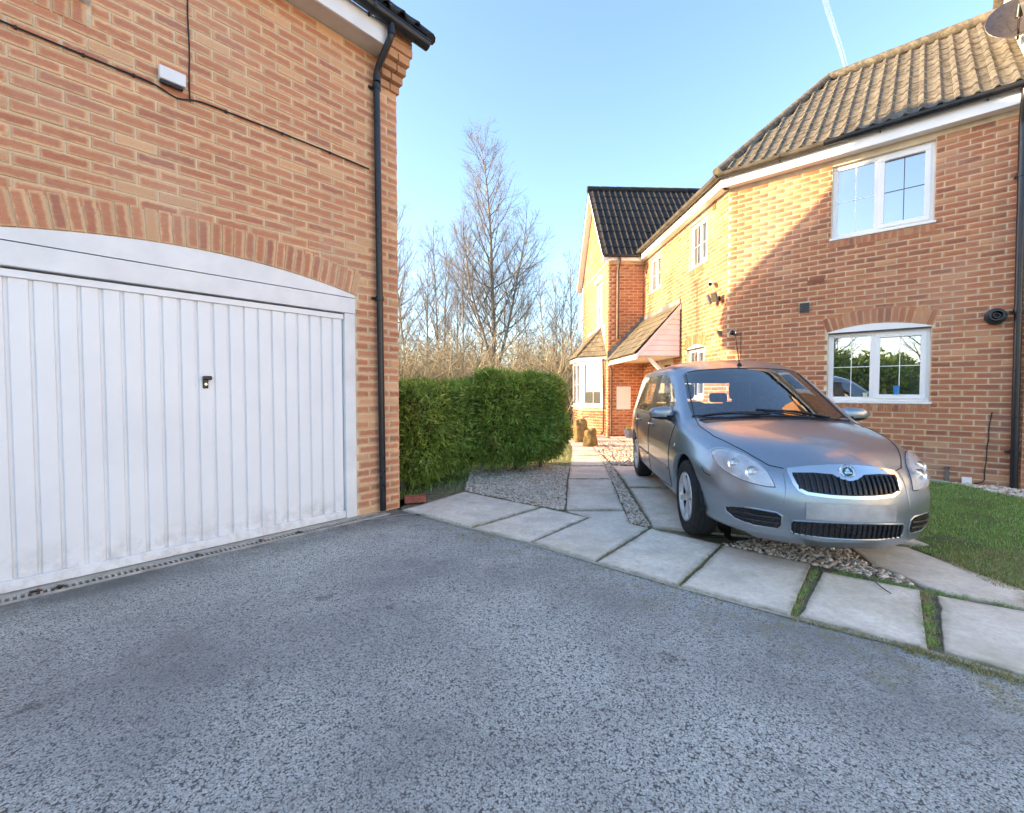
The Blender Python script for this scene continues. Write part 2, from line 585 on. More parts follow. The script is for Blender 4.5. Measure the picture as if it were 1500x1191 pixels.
# ------------------------------------------------------------------ axes of the place
_a1 = math.atan(585 / 660)
GV = (math.sin(_a1), math.cos(_a1))            # along the garage front, away from the camera
RV = (math.cos(_a1), -math.sin(_a1))           # out of the garage front / along the near house wall
_al = math.radians(-2.4)
AV = (math.sin(_al), math.cos(_al))            # along the long house wall, away
NA = (-math.cos(_al), math.sin(_al))           # out of the long house wall
CG = (-1.144, 4.55)                            # garage corner
KH = (3.63, 7.65)                              # house corner where the wall turns
IH = (KH[0] + AV[0] * 4.2, KH[1] + AV[1] * 4.2)
WH = (IH[0] + NA[0] * 0.955, IH[1] + NA[1] * 0.955)
FG = Frame(CG, (-GV[0], -GV[1]), RV)           # garage front
FGG = Frame(CG, (-RV[0], -RV[1]), GV)          # garage gable (faces away)
FR = Frame(KH, RV, (-GV[0], -GV[1]))           # near house wall
FL = Frame(KH, AV, NA)                         # long house wall
FS = Frame(WH, (-NA[0], -NA[1]), (-AV[0], -AV[1]))   # side of the gabled wing
FW = Frame(WH, AV, NA)                         # gable front of the wing


def project(P):
    x, y, z = P[0], P[1], P[2] - CAM_H
    f = y * math.cos(PITCH) - z * math.sin(PITCH)
    if f <= 0.05: return None
    return 750 + FPX * x / f, 595.5 - FPX * (y * math.sin(PITCH) + z * math.cos(PITCH)) / f


# ------------------------------------------------------------------ bricks
def brick_mesh(name, mat, L=0.215, H=0.065, D=0.05, ch=0.0025):
    l, h = L / 2, H / 2
    vs = [(-l, -ch, -h), (l, -ch, -h), (l, -ch, h), (-l, -ch, h),
          (-l + ch, 0, -h + ch), (l - ch, 0, -h + ch), (l - ch, 0, h - ch), (-l + ch, 0, h - ch),
          (-l, -D, -h), (l, -D, -h), (l, -D, h), (-l, -D, h)]
    fs = [(4, 5, 6, 7), (0, 1, 5, 4), (1, 2, 6, 5), (2, 3, 7, 6), (3, 0, 4, 7),
          (8, 9, 1, 0), (9, 10, 2, 1), (10, 11, 3, 2), (11, 8, 0, 3)]
    me = bpy.data.meshes.new(name)
    me.from_pydata(vs, [], fs)
    me.materials.append(mat)
    uv = me.uv_layers.new(name='UVMap')
    for lp in me.loops:
        p = vs[lp.vertex_index]
        uv.data[lp.index].uv = (p[0] / L + 0.5, p[2] / H + 0.5)
    return me, vs, fs


def face_rot(n):
    return math.atan2(-n[0], n[1])


def courses(fr, u0, u1, z0, z1, holes=(), arches=(), off=0.0, zbase=0.0):
    """running bond; returns (centre world, length, normal, tilt)"""
    out = []
    j0 = int(math.floor((z0 - zbase) / 0.075 + 0.5))
    j1 = int(math.floor((z1 - zbase) / 0.075 + 1e-6))
    for j in range(j0, j1):
        za, zb = zbase + j * 0.075 + 0.005, zbase + j * 0.075 + 0.070
        zm = (za + zb) / 2
        blocks = []
        for (a, b, c, d) in holes:
            if zb > c + 0.012 and za < d - 0.004:
                blocks.append((a - 0.008, b + 0.008))
        for (uc, zc, R, zmin, hs) in arches:
            if zb > zmin - 0.02:
                q = R * R - (zb + 0.006 - zc) ** 2
                if q > 0:
                    w = min(math.sqrt(q), hs)
                    blocks.append((uc - w, uc + w))
        start = off + (0.1125 if j % 2 else 0.0)
        k = math.floor((u0 - start) / 0.225) - 1
        while start + k * 0.225 < u1:
            segs = [(max(start + k * 0.225 + 0.005, u0), min(start + k * 0.225 + 0.220, u1))]
            for (a, b) in blocks:
                ns = []
                for (s, e) in segs:
                    if b <= s or a >= e:
                        ns.append((s, e))
                    else:
                        if a > s: ns.append((s, a))
                        if b < e: ns.append((b, e))
                segs = ns
            for (s, e) in segs:
                if e - s > 0.03:
                    out.append((fr, (s + e) / 2, zm, e - s, RND.gauss(0, 0.0011)))
            k += 1
    return out


def lay_bricks(blist, mesh, parent, name='brick', limit=300, proud=0.007):
    me, vs, fs = mesh
    base = base_of(parent)
    sc = []
    for b in blist:
        fr, uc, zm, L, pr = b
        P = fr(uc, 0.0, zm)
        q = project(P)
        d2 = P[0] ** 2 + P[1] ** 2 + (P[2] - CAM_H) ** 2
        vis = q is not None and -20 < q[0] < 1520 and -20 < q[1] < 1211
        c = abs(P[0] * fr.n[0] + P[1] * fr.n[1]) / math.sqrt(d2)
        sc.append((L * c / d2 if vis else 0.0))
    order = sorted(range(len(blist)), key=lambda i: -sc[i])
    for i in order[:limit]:
        fr, uc, zm, L, pr = blist[i]
        o = bpy.data.objects.new(name, me)
        P = fr(uc, proud + pr, zm)
        o.location = (P[0] - base.x, P[1] - base.y, P[2] - base.z)
        o.rotation_euler = (RND.gauss(0, 0.002), RND.gauss(0, 0.004), face_rot(fr.n))
        o.scale = (L / 0.215, 1, 1)
        o.parent = parent
        COL.objects.link(o)
    rest = order[limit:]
    if not rest: return
    V = np.array(vs)
    F = np.array(fs)
    allV, allF, uvs = [], [], []
    U1 = np.array([[vs[i][0] / 0.215 + 0.5, vs[i][2] / 0.065 + 0.5] for f in fs for i in f])
    for k, i in enumerate(rest):
        fr, uc, zm, L, pr = blist[i]
        P = fr(uc, proud + pr, zm)
        X = (fr.n[1], -fr.n[0])
        lx = V[:, 0] * (L / 0.215)
        W = np.stack([P[0] + X[0] * lx + fr.n[0] * V[:, 1], P[1] + X[1] * lx + fr.n[1] * V[:, 1], P[2] + V[:, 2]], 1)
        allV.append(W)
        allF.append(F + k * len(V))
        uvs.append(U1)
    o = mesh_np('brick_courses', np.concatenate(allV), np.concatenate(allF), me.materials[0], parent)
    uv = o.data.uv_layers.new(name='UVMap')
    uv.data.foreach_set('uv', np.concatenate(uvs).astype(np.float32).ravel())
    tag(o, kind='stuff')


def place_brick(mesh, parent, P, X, Yn, Z, sx=1.0, sz=1.0, name='brick'):
    """one brick with its own axes (X length, Yn outward, Z height)"""
    b = base_of(parent)
    o = bpy.data.objects.new(name, mesh[0])
    m = Matrix(((X[0] * sx, Yn[0], Z[0] * sz, P[0] - b.x), (X[1] * sx, Yn[1], Z[1] * sz, P[1] - b.y),
                (X[2] * sx, Yn[2], Z[2] * sz, P[2] - b.z), (0, 0, 0, 1)))
    o.parent = parent
    o.matrix_basis = m
    COL.objects.link(o)
    return o


def arch_bricks(mesh, parent, fr, uc, zc, R, half, proud, name='arch_brick', n=None):
    """voussoirs on a segmental arch, bricks standing on end"""
    a = math.asin(half / R)
    Rm = R + 0.1075 + 0.004
    n = n or int(round(2 * a * Rm / 0.076))
    U, N = Vector((fr.u[0], fr.u[1], 0)), Vector((fr.n[0], fr.n[1], 0))
    for i in range(n):
        t = -a + (i + 0.5) * 2 * a / n
        rad = U * math.sin(t) + Vector((0, 0, 1)) * math.cos(t)
        tan = N.cross(rad)
        if tan.dot(U) < 0: pass
        P = Vector(fr(uc + Rm * math.sin(t), proud + RND.gauss(0, 0.001), zc + Rm * math.cos(t)))
        zax = rad.cross(N)
        place_brick(mesh, parent, P, rad, N, zax, 1.0, (2 * a * Rm / n - 0.010) / 0.065, name)


def rowlock(mesh, parent, fr, u0, u1, ztop, h=0.105, name='sill_brick'):
    n = int(round((u1 - u0) / 0.075))
    w = (u1 - u0) / n
    N = Vector((fr.n[0], fr.n[1], 0))
    Z = Vector((0, 0, 1))
    for i in range(n):
        P = Vector(fr(u0 + (i + 0.5) * w, 0.014 + RND.gauss(0, 0.001), ztop - h / 2))
        place_brick(mesh, parent, P, Z, N, Z.cross(N), (h - 0.008) / 0.215, (w - 0.010) / 0.065, name)


def sheet(mb, fr, u0, u1, z0, z1, holes, n=0.0, reveal=0.1):
    """wall face with rectangular openings and their reveals"""
    us = sorted(set([u0, u1] + [h[i] for h in holes for i in (0, 1) if u0 < h[i] < u1]))
    zs = sorted(set([z0, z1] + [h[i] for h in holes for i in (2, 3) if z0 < h[i] < z1]))
    for i in range(len(us) - 1):
        for j in range(len(zs) - 1):
            um, zm = (us[i] + us[i + 1]) / 2, (zs[j] + zs[j + 1]) / 2
            if any(h[0] < um < h[1] and h[2] < zm < h[3] for h in holes): continue
            mb.quad(fr(us[i], n, zs[j]), fr(us[i + 1], n, zs[j]), fr(us[i + 1], n, zs[j + 1]), fr(us[i], n, zs[j + 1]))
    for (a, b, c, d) in holes:
        r = n - reveal
        mb.quad(fr(a, n, c), fr(a, r, c), fr(a, r, d), fr(a, n, d))
        mb.quad(fr(b, n, c), fr(b, r, c), fr(b, r, d), fr(b, n, d))
        mb.quad(fr(a, n, d), fr(b, n, d), fr(b, r, d), fr(a, r, d))
        mb.quad(fr(a, n, c), fr(b, n, c), fr(b, r, c), fr(a, r, c))


# ------------------------------------------------------------------ windows
def window(parent, fr, u0, u1, z0, z1, splits=(0.5,), sashes=(1,), rec=0.05, bars=True, sill=0.03, bw=0.05, name='window', barmat=('upvc', 'upvc')):
    """white frame with its lights; splits are fractions of the width"""
    mb = MB()
    n0, n1 = -rec - 0.06, -rec
    mb.fbox(fr, u0, u1, n0, n1, z0, z0 + bw)
    mb.fbox(fr, u0, u1, n0, n1, z1 - bw, z1)
    mb.fbox(fr, u0, u0 + bw, n0, n1, z0 + bw, z1 - bw)
    mb.fbox(fr, u1 - bw, u1, n0, n1, z0 + bw, z1 - bw)
    xs = [u0 + bw * 0.5] + [u0 + (u1 - u0) * s for s in splits] + [u1 - bw * 0.5]
    for x in xs[1:-1]:
        mb.fbox(fr, x - bw * 0.5, x + bw * 0.5, n0, n1 - 0.001, z0 + bw, z1 - bw)
    w = mb.build(name, M['upvc'], parent, bevel=0.006)
    for i in range(len(xs) - 1):
        a, b = xs[i] + bw * 0.5, xs[i + 1] - bw * 0.5
        c, d = z0 + bw, z1 - bw
        if i in sashes:
            s = 0.048
            m2 = MB()
            k0, k1 = n0 + 0.01, n1 + 0.016
            m2.fbox(fr, a - 0.012, b + 0.012, k0, k1, c - 0.012, c + s)
            m2.fbox(fr, a - 0.012, b + 0.012, k0, k1, d - s, d + 0.012)
            m2.fbox(fr, a - 0.012, a + s, k0, k1, c + s, d - s)
            m2.fbox(fr, b - s, b + 0.012, k0, k1, c + s, d - s)
            m2.build('sash', M['upvc'], w, bevel=0.006)
            a, b, c, d = a + s, b - s, c + s, d - s
        else:
            s = 0.014
            m2 = MB()
            k0, k1 = n0 + 0.01, n1 - 0.012
            m2.fbox(fr, a, b, k0, k1, c, c + s)
            m2.fbox(fr, a, b, k0, k1, d - s, d)
            m2.fbox(fr, a, a + s, k0, k1, c + s, d - s)
            m2.fbox(fr, b - s, b, k0, k1, c + s, d - s)
            m2.build('glazing_bead', M['upvc'], w)
            a, b, c, d = a + s, b - s, c + s, d - s
        MB().fbox(fr, a - 0.002, b + 0.002, n0 + 0.012, n0 + 0.03, c - 0.002, d + 0.002).build('pane', M['pane'], w)
        if bars:
            bm_ = MB()
            t = 0.005
            um, zm = (a + b) / 2, (c + d) / 2
            bm_.fbox(fr, um - t, um + t, n0 + 0.0305, n0 + 0.035, c, d)
            bm_.fbox(fr, a, um - t, n0 + 0.0305, n0 + 0.035, zm - t, zm + t)
            bm_.fbox(fr, um + t, b, n0 + 0.0305, n0 + 0.035, zm - t, zm + t)
            bm_.build('glazing_bar', M[barmat[min(i, 1)]], w)
    if sill:
        MB().fbox(fr, u0 - 0.025, u1 + 0.025, -rec - 0.05, sill, z0 - 0.03, z0 - 0.001).build('sill', M['upvc'], w, bevel=0.006)
    return w


# ------------------------------------------------------------------ ground
def arr(*a): return np.array(a, dtype=float)


ground = MB().quad((-4000, -4000, -0.15), (4000, -4000, -0.15), (4000, 4000, -0.15), (-4000, 4000, -0.15)).build('ground', M['field'], recalc=False)
tag(ground, kind='structure')

EDGE = [(-1.144 - 0.05, 4.53), (-1.086, 4.442), (-0.36, 3.852), (0.15, 3.463), (0.575, 3.064), (1.007, 2.68), (1.46, 2.318),
        (1.89, 2.0), (2.28, 1.64), (3.3, 0.75), (6.2, -1.8)]
drv = MB()
ring = EDGE + [(6.2, -9), (-13, -9), (-13, -7.5)] + [FG(9.5, 0.0, 0)[:2], FG(3.4, 0.0, 0)[:2], FG(3.4, 0.141, 0)[:2], FG(0.20, 0.141, 0)[:2], FG(0.20, 0.0, 0)[:2], FG(0.0, 0.0, 0)[:2]]
drv.poly([(x, y, 0.0) for x, y in ring])
driveway = drv.build('driveway', M['asphalt'], recalc=False)
bm = bmesh.new(); bm.from_mesh(driveway.data); bmesh.ops.triangulate(bm, faces=bm.faces); bm.to_mesh(driveway.data); bm.free()
tag(driveway, kind='structure')

paving = MB().poly([(-1.15, 4.47, -0.004), (0.575, 3.06, -0.004), (2.28, 1.64, -0.004), (4.2, 0.2, -0.004), (6.4, 3.0, -0.004),
                    (4.3, 12.6, -0.004), (0.6, 12.6, -0.004), (0.3, 7.0, -0.004), (-1.0, 5.6, -0.004)]).build('paving', M['soil'], recalc=False)
bm = bmesh.new(); bm.from_mesh(paving.data); bmesh.ops.triangulate(bm, faces=bm.faces); bm.to_mesh(paving.data); bm.free()
tag(paving, kind='structure')

SLABS = [
    [(-1.086, 4.442), (-0.36, 3.86), (0.291, 4.534), (-0.562, 5.265)],
    [(-0.341, 3.84), (0.144, 3.473), (0.715, 4.176), (0.311, 4.521)],
    [(0.159, 3.458), (0.57, 3.074), (1.181, 3.84), (1.053, 3.96), (1.107, 4.391), (0.531, 4.404), (0.74, 4.176)],
    [(0.582, 3.061), (1.003, 2.688), (1.604, 3.411), (1.192, 3.821)],
    [(1.012, 2.678), (1.46, 2.324), (2.028, 3.019), (1.612, 3.396)],
    [(1.497, 2.317), (1.89, 2.008), (2.418, 2.632), (2.021, 2.892)],
    [(1.945, 1.995), (2.279, 1.653), (3.05, 2.30), (2.745, 2.36), (2.438, 2.55)],
    [(2.30, 1.635), (2.95, 1.06), (3.72, 1.76), (3.07, 2.28)],
    [(2.435, 3.019), (2.474, 2.716), (2.512, 2.578), (2.77, 2.393), (3.022, 2.613), (2.98, 3.366), (2.62, 3.60)],
    [(2.79, 2.38), (3.40, 2.02), (3.55, 2.36), (3.04, 2.60)],
    [(0.536, 4.442), (1.11, 4.429), (1.327, 6.005), (0.75, 6.005)],
    [(0.756, 6.032), (1.337, 6.032), (1.47, 7.059), (0.912, 7.059)],
    [(0.921, 7.094), (1.473, 7.094), (1.608, 8.255), (1.105, 8.255)],
    [(1.111, 8.28), (1.604, 8.28), (1.741, 9.707), (1.299, 9.707)],
    [(1.303, 9.73), (1.745, 9.73), (1.80, 11.3), (1.40, 11.3)],
    [(1.216, 3.86), (2.022, 3.571), (2.10, 5.452), (1.43, 5.452)],
    [(1.437, 5.505), (2.12, 5.505), (2.26, 7.0), (1.59, 7.14)],
    [(2.67, 3.62), (3.18, 3.38), (3.30, 4.90), (2.66, 4.98)],
    [(2.67, 5.02), (3.31, 4.95), (3.40, 6.5), (2.80, 6.6)],
    [(1.80, 10.35), (2.60, 10.32), (2.62, 11.2), (1.83, 11.25)],
    [(2.64, 10.31), (3.44, 10.28), (3.44, 11.15), (2.65, 11.18)],
    [(1.84, 11.29), (2.44, 11.26), (2.45, 11.75), (1.86, 11.9)],
    [(2.52, 11.25), (3.44, 11.2), (3.44, 11.8), (2.53, 11.77)],
]
for s in SLABS:
    c = arr(*s).mean(0)
    tz = [RND.uniform(-0.003, 0.003) for _ in s]
    pts = [(p[0] + (c[0] - p[0]) * 0.012, p[1] + (c[1] - p[1]) * 0.012) for p in s]
    n_ = len(pts)
    wob_ = []
    for i in range(n_):                                   # slightly uneven, chipped outline
        p, q = pts[i], pts[(i + 1) % n_]
        m_ = max(2, int(math.hypot(q[0] - p[0], q[1] - p[1]) / 0.09))
        for k in range(m_):
            t_ = k / m_
            x_, y_ = p[0] + (q[0] - p[0]) * t_, p[1] + (q[1] - p[1]) * t_
            j_ = 0.0 if k == 0 else abs(RND.gauss(0, 0.0035)) + (0.012 if RND.random() < 0.04 else 0)
            d_ = math.hypot(c[0] - x_, c[1] - y_)
            wob_.append((x_ + (c[0] - x_) / d_ * j_, y_ + (c[1] - y_) / d_ * j_, 0.013 + tz[i] * (1 - t_) + tz[(i + 1) % n_] * t_))
    m_ = len(wob_)
    rad_ = min(math.hypot(p[0] - c[0], p[1] - c[1]) for p in wob_)
    ring_in = []
    for p in wob_:
        d_ = math.hypot(c[0] - p[0], c[1] - p[1])
        f_ = min(0.35, 0.075 / d_)
        ring_in.append((p[0] + (c[0] - p[0]) * f_, p[1] + (c[1] - p[1]) * f_, p[2]))
    vs_ = [(p[0], p[1], -0.03) for p in wob_] + wob_ + ring_in
    fs_ = [(i, (i + 1) % m_, m_ + (i + 1) % m_, m_ + i) for i in range(m_)]
    fs_ += [(m_ + i, m_ + (i + 1) % m_, 2 * m_ + (i + 1) % m_, 2 * m_ + i) for i in range(m_)]
    fs_.append(tuple(range(2 * m_, 3 * m_)))
    so = MB().add(vs_, fs_).build('paving_slab', M['slab'], paving)
    at = so.data.attributes.new('edge', 'FLOAT', 'POINT')
    at.data.foreach_set('value', [1.0] * (2 * m_) + [0.0] * m_)
    bv = so.modifiers.new('bevel', 'BEVEL')
    bv.width, bv.segments, bv.limit_method, bv.angle_limit = 0.005, 2, 'ANGLE', math.radians(40)


def inside(poly, x, y):
    poly = np.asarray(poly)
    r = np.zeros(len(x), bool)
    n = len(poly)
    for i in range(n):
        x0, y0 = poly[i]
        x1, y1 = poly[(i + 1) % n]
        c = ((y0 > y) != (y1 > y)) & (x < (x1 - x0) * (y - y0) / (y1 - y0 + 1e-12) + x0)
        r ^= c
    return r


def scatter(poly, n, rng):
    poly = np.asarray(poly, float)
    lo, hi = poly.min(0), poly.max(0)
    out = []
    got = 0
    while got < n:
        p = rng.uniform(lo, hi, (n * 2, 2))
        p = p[inside(poly, p[:, 0], p[:, 1])]
        out.append(p)
        got += len(p)
    return np.concatenate(out)[:n]


_bm = bmesh.new()
bmesh.ops.create_icosphere(_bm, subdivisions=1, radius=1.0)
ICO_V = np.array([v.co[:] for v in _bm.verts])
_bm.verts.index_update()
ICO_F = np.array([[v.index for v in f.verts] for f in _bm.faces])
_bm.free()


def pebbles(name, poly, dens, rad, z, seed, label, pile=0.012):
    rng = np.random.default_rng(seed)
    P = np.asarray(poly, float)
    area = 0.5 * abs(np.dot(P[:, 0], np.roll(P[:, 1], 1)) - np.dot(P[:, 1], np.roll(P[:, 0], 1)))
    n = int(area * dens)
    p = scatter(poly, n, rng)
    s = rng.lognormal(math.log(rad), 0.33, n)
    sc = np.stack([s * rng.uniform(0.8, 1.5, n), s * rng.uniform(0.7, 1.1, n), s * rng.uniform(0.45, 0.8, n)], 1)
    an = rng.uniform(0, 2 * math.pi, n)
    V = ICO_V[None] * (1 + rng.normal(0, 0.14, (n, len(ICO_V), 1))) * sc[:, None, :]
    tl = rng.normal(0, 0.25, n)
    V = np.stack([V[..., 0], V[..., 1], V[..., 2] + V[..., 0] * tl[:, None]], -1)
    c, si = np.cos(an)[:, None], np.sin(an)[:, None]
    W = np.stack([V[..., 0] * c - V[..., 1] * si + p[:, 0:1], V[..., 0] * si + V[..., 1] * c + p[:, 1:2],
                  V[..., 2] + z + rng.uniform(0, pile, n)[:, None]], -1)
    Fq = (ICO_F[None] + (np.arange(n) * len(ICO_V))[:, None, None]).reshape(-1, 3)
    o = mesh_np(name, W.reshape(-1, 3), Fq, M['pebble'])
    return tag(o, label, 'gravel', kind='stuff')


def blades(name, pts, hgt, wid, seed, mat, label, z=0.0, lean=0.45, cat='grass', parent=None):
    rng = np.random.default_rng(seed)
    n = len(pts)
    an = rng.uniform(0, 2 * math.pi, n)
    h = hgt * rng.lognormal(0, 0.35, n)
    w = wid * rng.uniform(0.7, 1.4, n)
    ld = rng.uniform(0, 2 * math.pi, n)
    lm = np.abs(rng.normal(0, lean, n)) * h
    z = np.broadcast_to(z, (n,))
    b = np.stack([pts[:, 0], pts[:, 1], z], 1)
    s = np.stack([np.cos(an) * w, np.sin(an) * w, np.zeros(n)], 1)
    l = np.stack([np.cos(ld) * lm, np.sin(ld) * lm, np.zeros(n)], 1)
    up = np.zeros((n, 3)); up[:, 2] = h
    V = np.stack([b - s, b + s, b + s * 0.7 + l * 0.35 + up * 0.6, b - s * 0.7 + l * 0.35 + up * 0.6, b + l + up], 1)
    F = np.array([[0, 1, 2], [0, 2, 3], [3, 2, 4]])
    Fq = (F[None] + (np.arange(n) * 5)[:, None, None]).reshape(-1, 3)
    o = mesh_np(name, V.reshape(-1, 3), Fq, mat, parent)
    return tag(o, label, cat, kind='stuff')


BED1 = [(-0.56, 5.30), (0.293, 4.575), (0.52, 4.44), (0.73, 6.0), (0.89, 7.0), (0.4, 7.1), (-0.6, 6.6)]
tag(MB().poly([(x, y, 0.002) for x, y in BED1]).build('gravel_bed', M['sand'], recalc=False), kind='structure')
pebbles('gravel', BED1, 3300, 0.0115, 0.006, 3, 'pale grey pebbles in the bed between hedge and slab path')
BED2 = [(1.058, 3.975), (1.20, 3.87), (1.575, 7.14), (1.76, 9.8), (1.745, 9.7), (1.61, 8.25), (1.478, 7.06), (1.12, 4.4)]
tag(MB().poly([(x, y, 0.002) for x, y in BED2]).build('gravel_bed', M['sand'], recalc=False), kind='structure')
pebbles('gravel', BED2, 3300, 0.0115, 0.006, 4, 'narrow strip of pebbles between slab path and parked car')
BED3 = [(1.62, 3.42), (2.035, 3.03), (2.43, 2.66), (2.46, 2.72), (2.42, 3.02), (2.60, 3.62), (2.65, 5.0), (2.8, 6.6), (2.28, 7.0), (2.13, 5.5), (2.03, 3.6)]
tag(MB().poly([(x, y, 0.002) for x, y in BED3]).build('gravel_bed', M['sand'], recalc=False), kind='structure')
pebbles('gravel', BED3, 2600, 0.0125, 0.006, 5, 'pebbles under the front bumper of the silver car')
BED4 = [(1.63, 7.2), (2.3, 7.1), (3.45, 6.9), (3.52, 9.0), (3.42, 10.27), (1.79, 10.34)]
tag(MB().poly([(x, y, 0.002) for x, y in BED4]).build('gravel_bed', M['sand'], recalc=False), kind='structure')
pebbles('gravel', BED4, 700, 0.02, 0.006, 6, 'sunlit pebbles in front of the canopied porch')
BED5 = [(4.55, 4.60), (5.05, 4.90), (5.9, 5.4), (6.3, 5.0), (6.2, 3.9), (5.3, 4.1)]
BED5 = [FR(2.72, 0.05, 0)[:2], FR(3.9, 0.05, 0)[:2], FR(3.9, 1.1, 0)[:2], FR(3.3, 0.75, 0)[:2], FR(2.95, 0.3, 0)[:2]]
tag(MB().poly([(x, y, 0.004) for x, y in BED5]).build('gravel_bed', M['sand'], recalc=False), kind='structure')
pebbles('gravel', BED5, 1600, 0.014, 0.008, 8, 'gravel at the foot of the downpipe on the house wall')

LAWN = [(3.0, 3.37), (3.035, 2.61), (3.56, 2.37), (3.75, 1.8), (5.2, 2.4), FR(3.9, 1.1, 0)[:2], FR(3.3, 0.75, 0)[:2], FR(2.95, 0.3, 0)[:2],
        FR(2.72, 0.03, 0)[:2], FR(0.6, 0.03, 0)[:2], (3.45, 6.4), (3.32, 4.9), (3.2, 3.4)]
tag(MB().poly([(x, y, 0.008) for x, y in LAWN]).build('lawn', M['turf'], recalc=False), kind='structure')
_r = np.random.default_rng(11)
_p = scatter(LAWN, 52000, _r)
_q = np.array([noise.noise(Vector((x * 2.2, y * 2.2, 0))) for x, y in _p])
blades('lawn_grass', _p[(_q > -0.28) | (_r.random(len(_p)) < 0.25)], 0.019, 0.0017, 12, M['blade'], 'short green lawn between the parked car and the house wall', 0.008, 0.7)
_d = scatter([(2.9, 2.65), (3.6, 2.3), (4.3, 2.9), (3.6, 3.3), (3.0, 3.2)], 9000, _r)
blades('dead_grass', _d, 0.018, 0.0017, 13, M['dry_blade'], 'straw coloured dead grass along the near edge of the lawn', 0.008, 0.9)


def joint_pts(a, b, w, n, rng):
    a, b = arr(*a), arr(*b)
    t = rng.uniform(0, 1, n)[:, None]
    d = (b - a) / np.linalg.norm(b - a)
    return a + (b - a) * t + np.array([-d[1], d[0]]) * rng.normal(0, w, n)[:, None]


jp = [joint_pts((1.485, 2.34), (2.0, 2.93), 0.011, 700, _r), joint_pts((1.925, 2.03), (2.42, 2.60), 0.014, 1500, _r),
      joint_pts((2.05, 2.93), (2.42, 2.66), 0.02, 900, _r), joint_pts((2.44, 2.62), (2.90, 2.33), 0.016, 600, _r)]
jp = np.concatenate(jp)
jp = jp[np.array([noise.noise(Vector((x * 9, y * 9, 2.0))) for x, y in jp]) > -0.12]
blades('joint_grass', jp, 0.014, 0.0016, 14, M['blade'], 'green grass growing in the joints of the near paving slabs', 0.0, 0.8)
jd = [joint_pts((1.45, 2.31), (1.9, 1.98), 0.014, 700, _r), joint_pts((1.80, 2.04), (2.6, 1.33), 0.024, 3000, _r), joint_pts((1.485, 2.34), (2.0, 2.93), 0.010, 350, _r), joint_pts((1.925, 2.03), (2.42, 2.60), 0.014, 700, _r)]
blades('edge_grass', np.concatenate(jd), 0.013, 0.0016, 15, M['dry_blade'], 'dry matted grass along the edge where slabs meet asphalt', 0.0, 1.0)
je = [joint_pts((0.585, 3.08), (1.18, 3.82), 0.005, 150, _r), joint_pts((1.008, 2.69), (1.60, 3.40), 0.006, 240, _r), joint_pts((-0.35, 3.86), (0.29, 4.53), 0.006, 130, _r),
      joint_pts((-0.9, 4.25), (1.4, 2.33), 0.008, 500, _r), joint_pts((-0.2, 3.68), (-0.45, 3.55), 0.06, 160, _r)]
blades('joint_moss', np.concatenate(je), 0.010, 0.0018, 16, M['dry_blade'], 'thin weeds in the joints of the slabs by the garage', 0.0, 0.8)

# pale mortar line along the slab edge
ml = MB()
for i in range(1, len(EDGE) - 3):
    (x0, y0), (x1, y1) = EDGE[i], EDGE[i + 1]
    ml.quad((x0 - 0.012, y0 - 0.012, 0.004), (x1 - 0.012, y1 - 0.012, 0.004), (x1 + 0.014, y1 + 0.014, 0.004), (x0 + 0.014, y0 + 0.014, 0.004))
tag(ml.build('mortar_joint', M['concrete'], recalc=False), kind='structure')
cr = MB()
cp = [(-1.36, 4.10), (-1.2, 4.16), (-1.08, 4.28), (-0.98, 4.31), (-0.86, 4.27)]
for i in range(len(cp) - 1):
    (x0, y0), (x1, y1) = cp[i], cp[i + 1]
    cr.quad((x0, y0 - 0.012, 0.004), (x1, y1 - 0.012, 0.004), (x1, y1 + 0.014, 0.004), (x0, y0 + 0.014, 0.004))
tag(cr.build('mortar_seam', M['concrete'], recalc=False), kind='structure')

# ------------------------------------------------------------------ garage building
BRG = brick_mesh('garage_brick', M['brick_g'])
BRH = brick_mesh('house_brick', M['brick_h'])
UP = Vector((0, 0, 1))
gar = empty('garage_building', (CG[0], CG[1], 0), 'brick garage with wide white ribbed door under a segmental brick arch', 'garage')
U0, U1, ZS = 0.471, 2.835, 2.07              # door opening
ARC = (1.653, -3.015, 5.22)                  # centre u, centre z, intrados radius
GL, GD, EAVE, RIDGE = 9.5, 4.45, 4.355, 7.05
hole = [(U0, U1, -1, ZS)]
sillg = (2.243, 3.10)                        # the upstairs window whose sill end shows at the top
mb = MB()
sheet(mb, FG, 0.0, GL, -0.05, EAVE + 0.3, [(U0, U1, -0.05, ZS)], 0.0, 0.12)
mb.build('wall', M['mortar_g'], gar, recalc=False)
mb = MB()
mb.quad(FGG(0, 0, -0.05), FGG(GD, 0, -0.05), FGG(GD, 0, EAVE), FGG(0, 0, EAVE))
mb.poly([FGG(0, 0, EAVE), FGG(GD, 0, EAVE), FGG(GD / 2, 0, RIDGE - 0.25)])
bk = lambda u, n, z: (FG(u, -GD, z)[0], FG(u, -GD, z)[1], z)
mb.quad(bk(0, 0, -0.05), bk(GL, 0, -0.05), bk(GL, 0, EAVE + 0.2), bk(0, 0, EAVE + 0.2))
e0, e1 = FG(GL, 0, 0), FG(GL, -GD, 0)
em = FG(GL, -GD / 2, 0)
mb.quad((e0[0], e0[1], -0.05), (e1[0], e1[1], -0.05), (e1[0], e1[1], EAVE), (e0[0], e0[1], EAVE))
mb.poly([(e0[0], e0[1], EAVE), (e1[0], e1[1], EAVE), (em[0], em[1], RIDGE - 0.25)])
mb.build('rear_wall', M['brick_h'], gar, recalc=False)

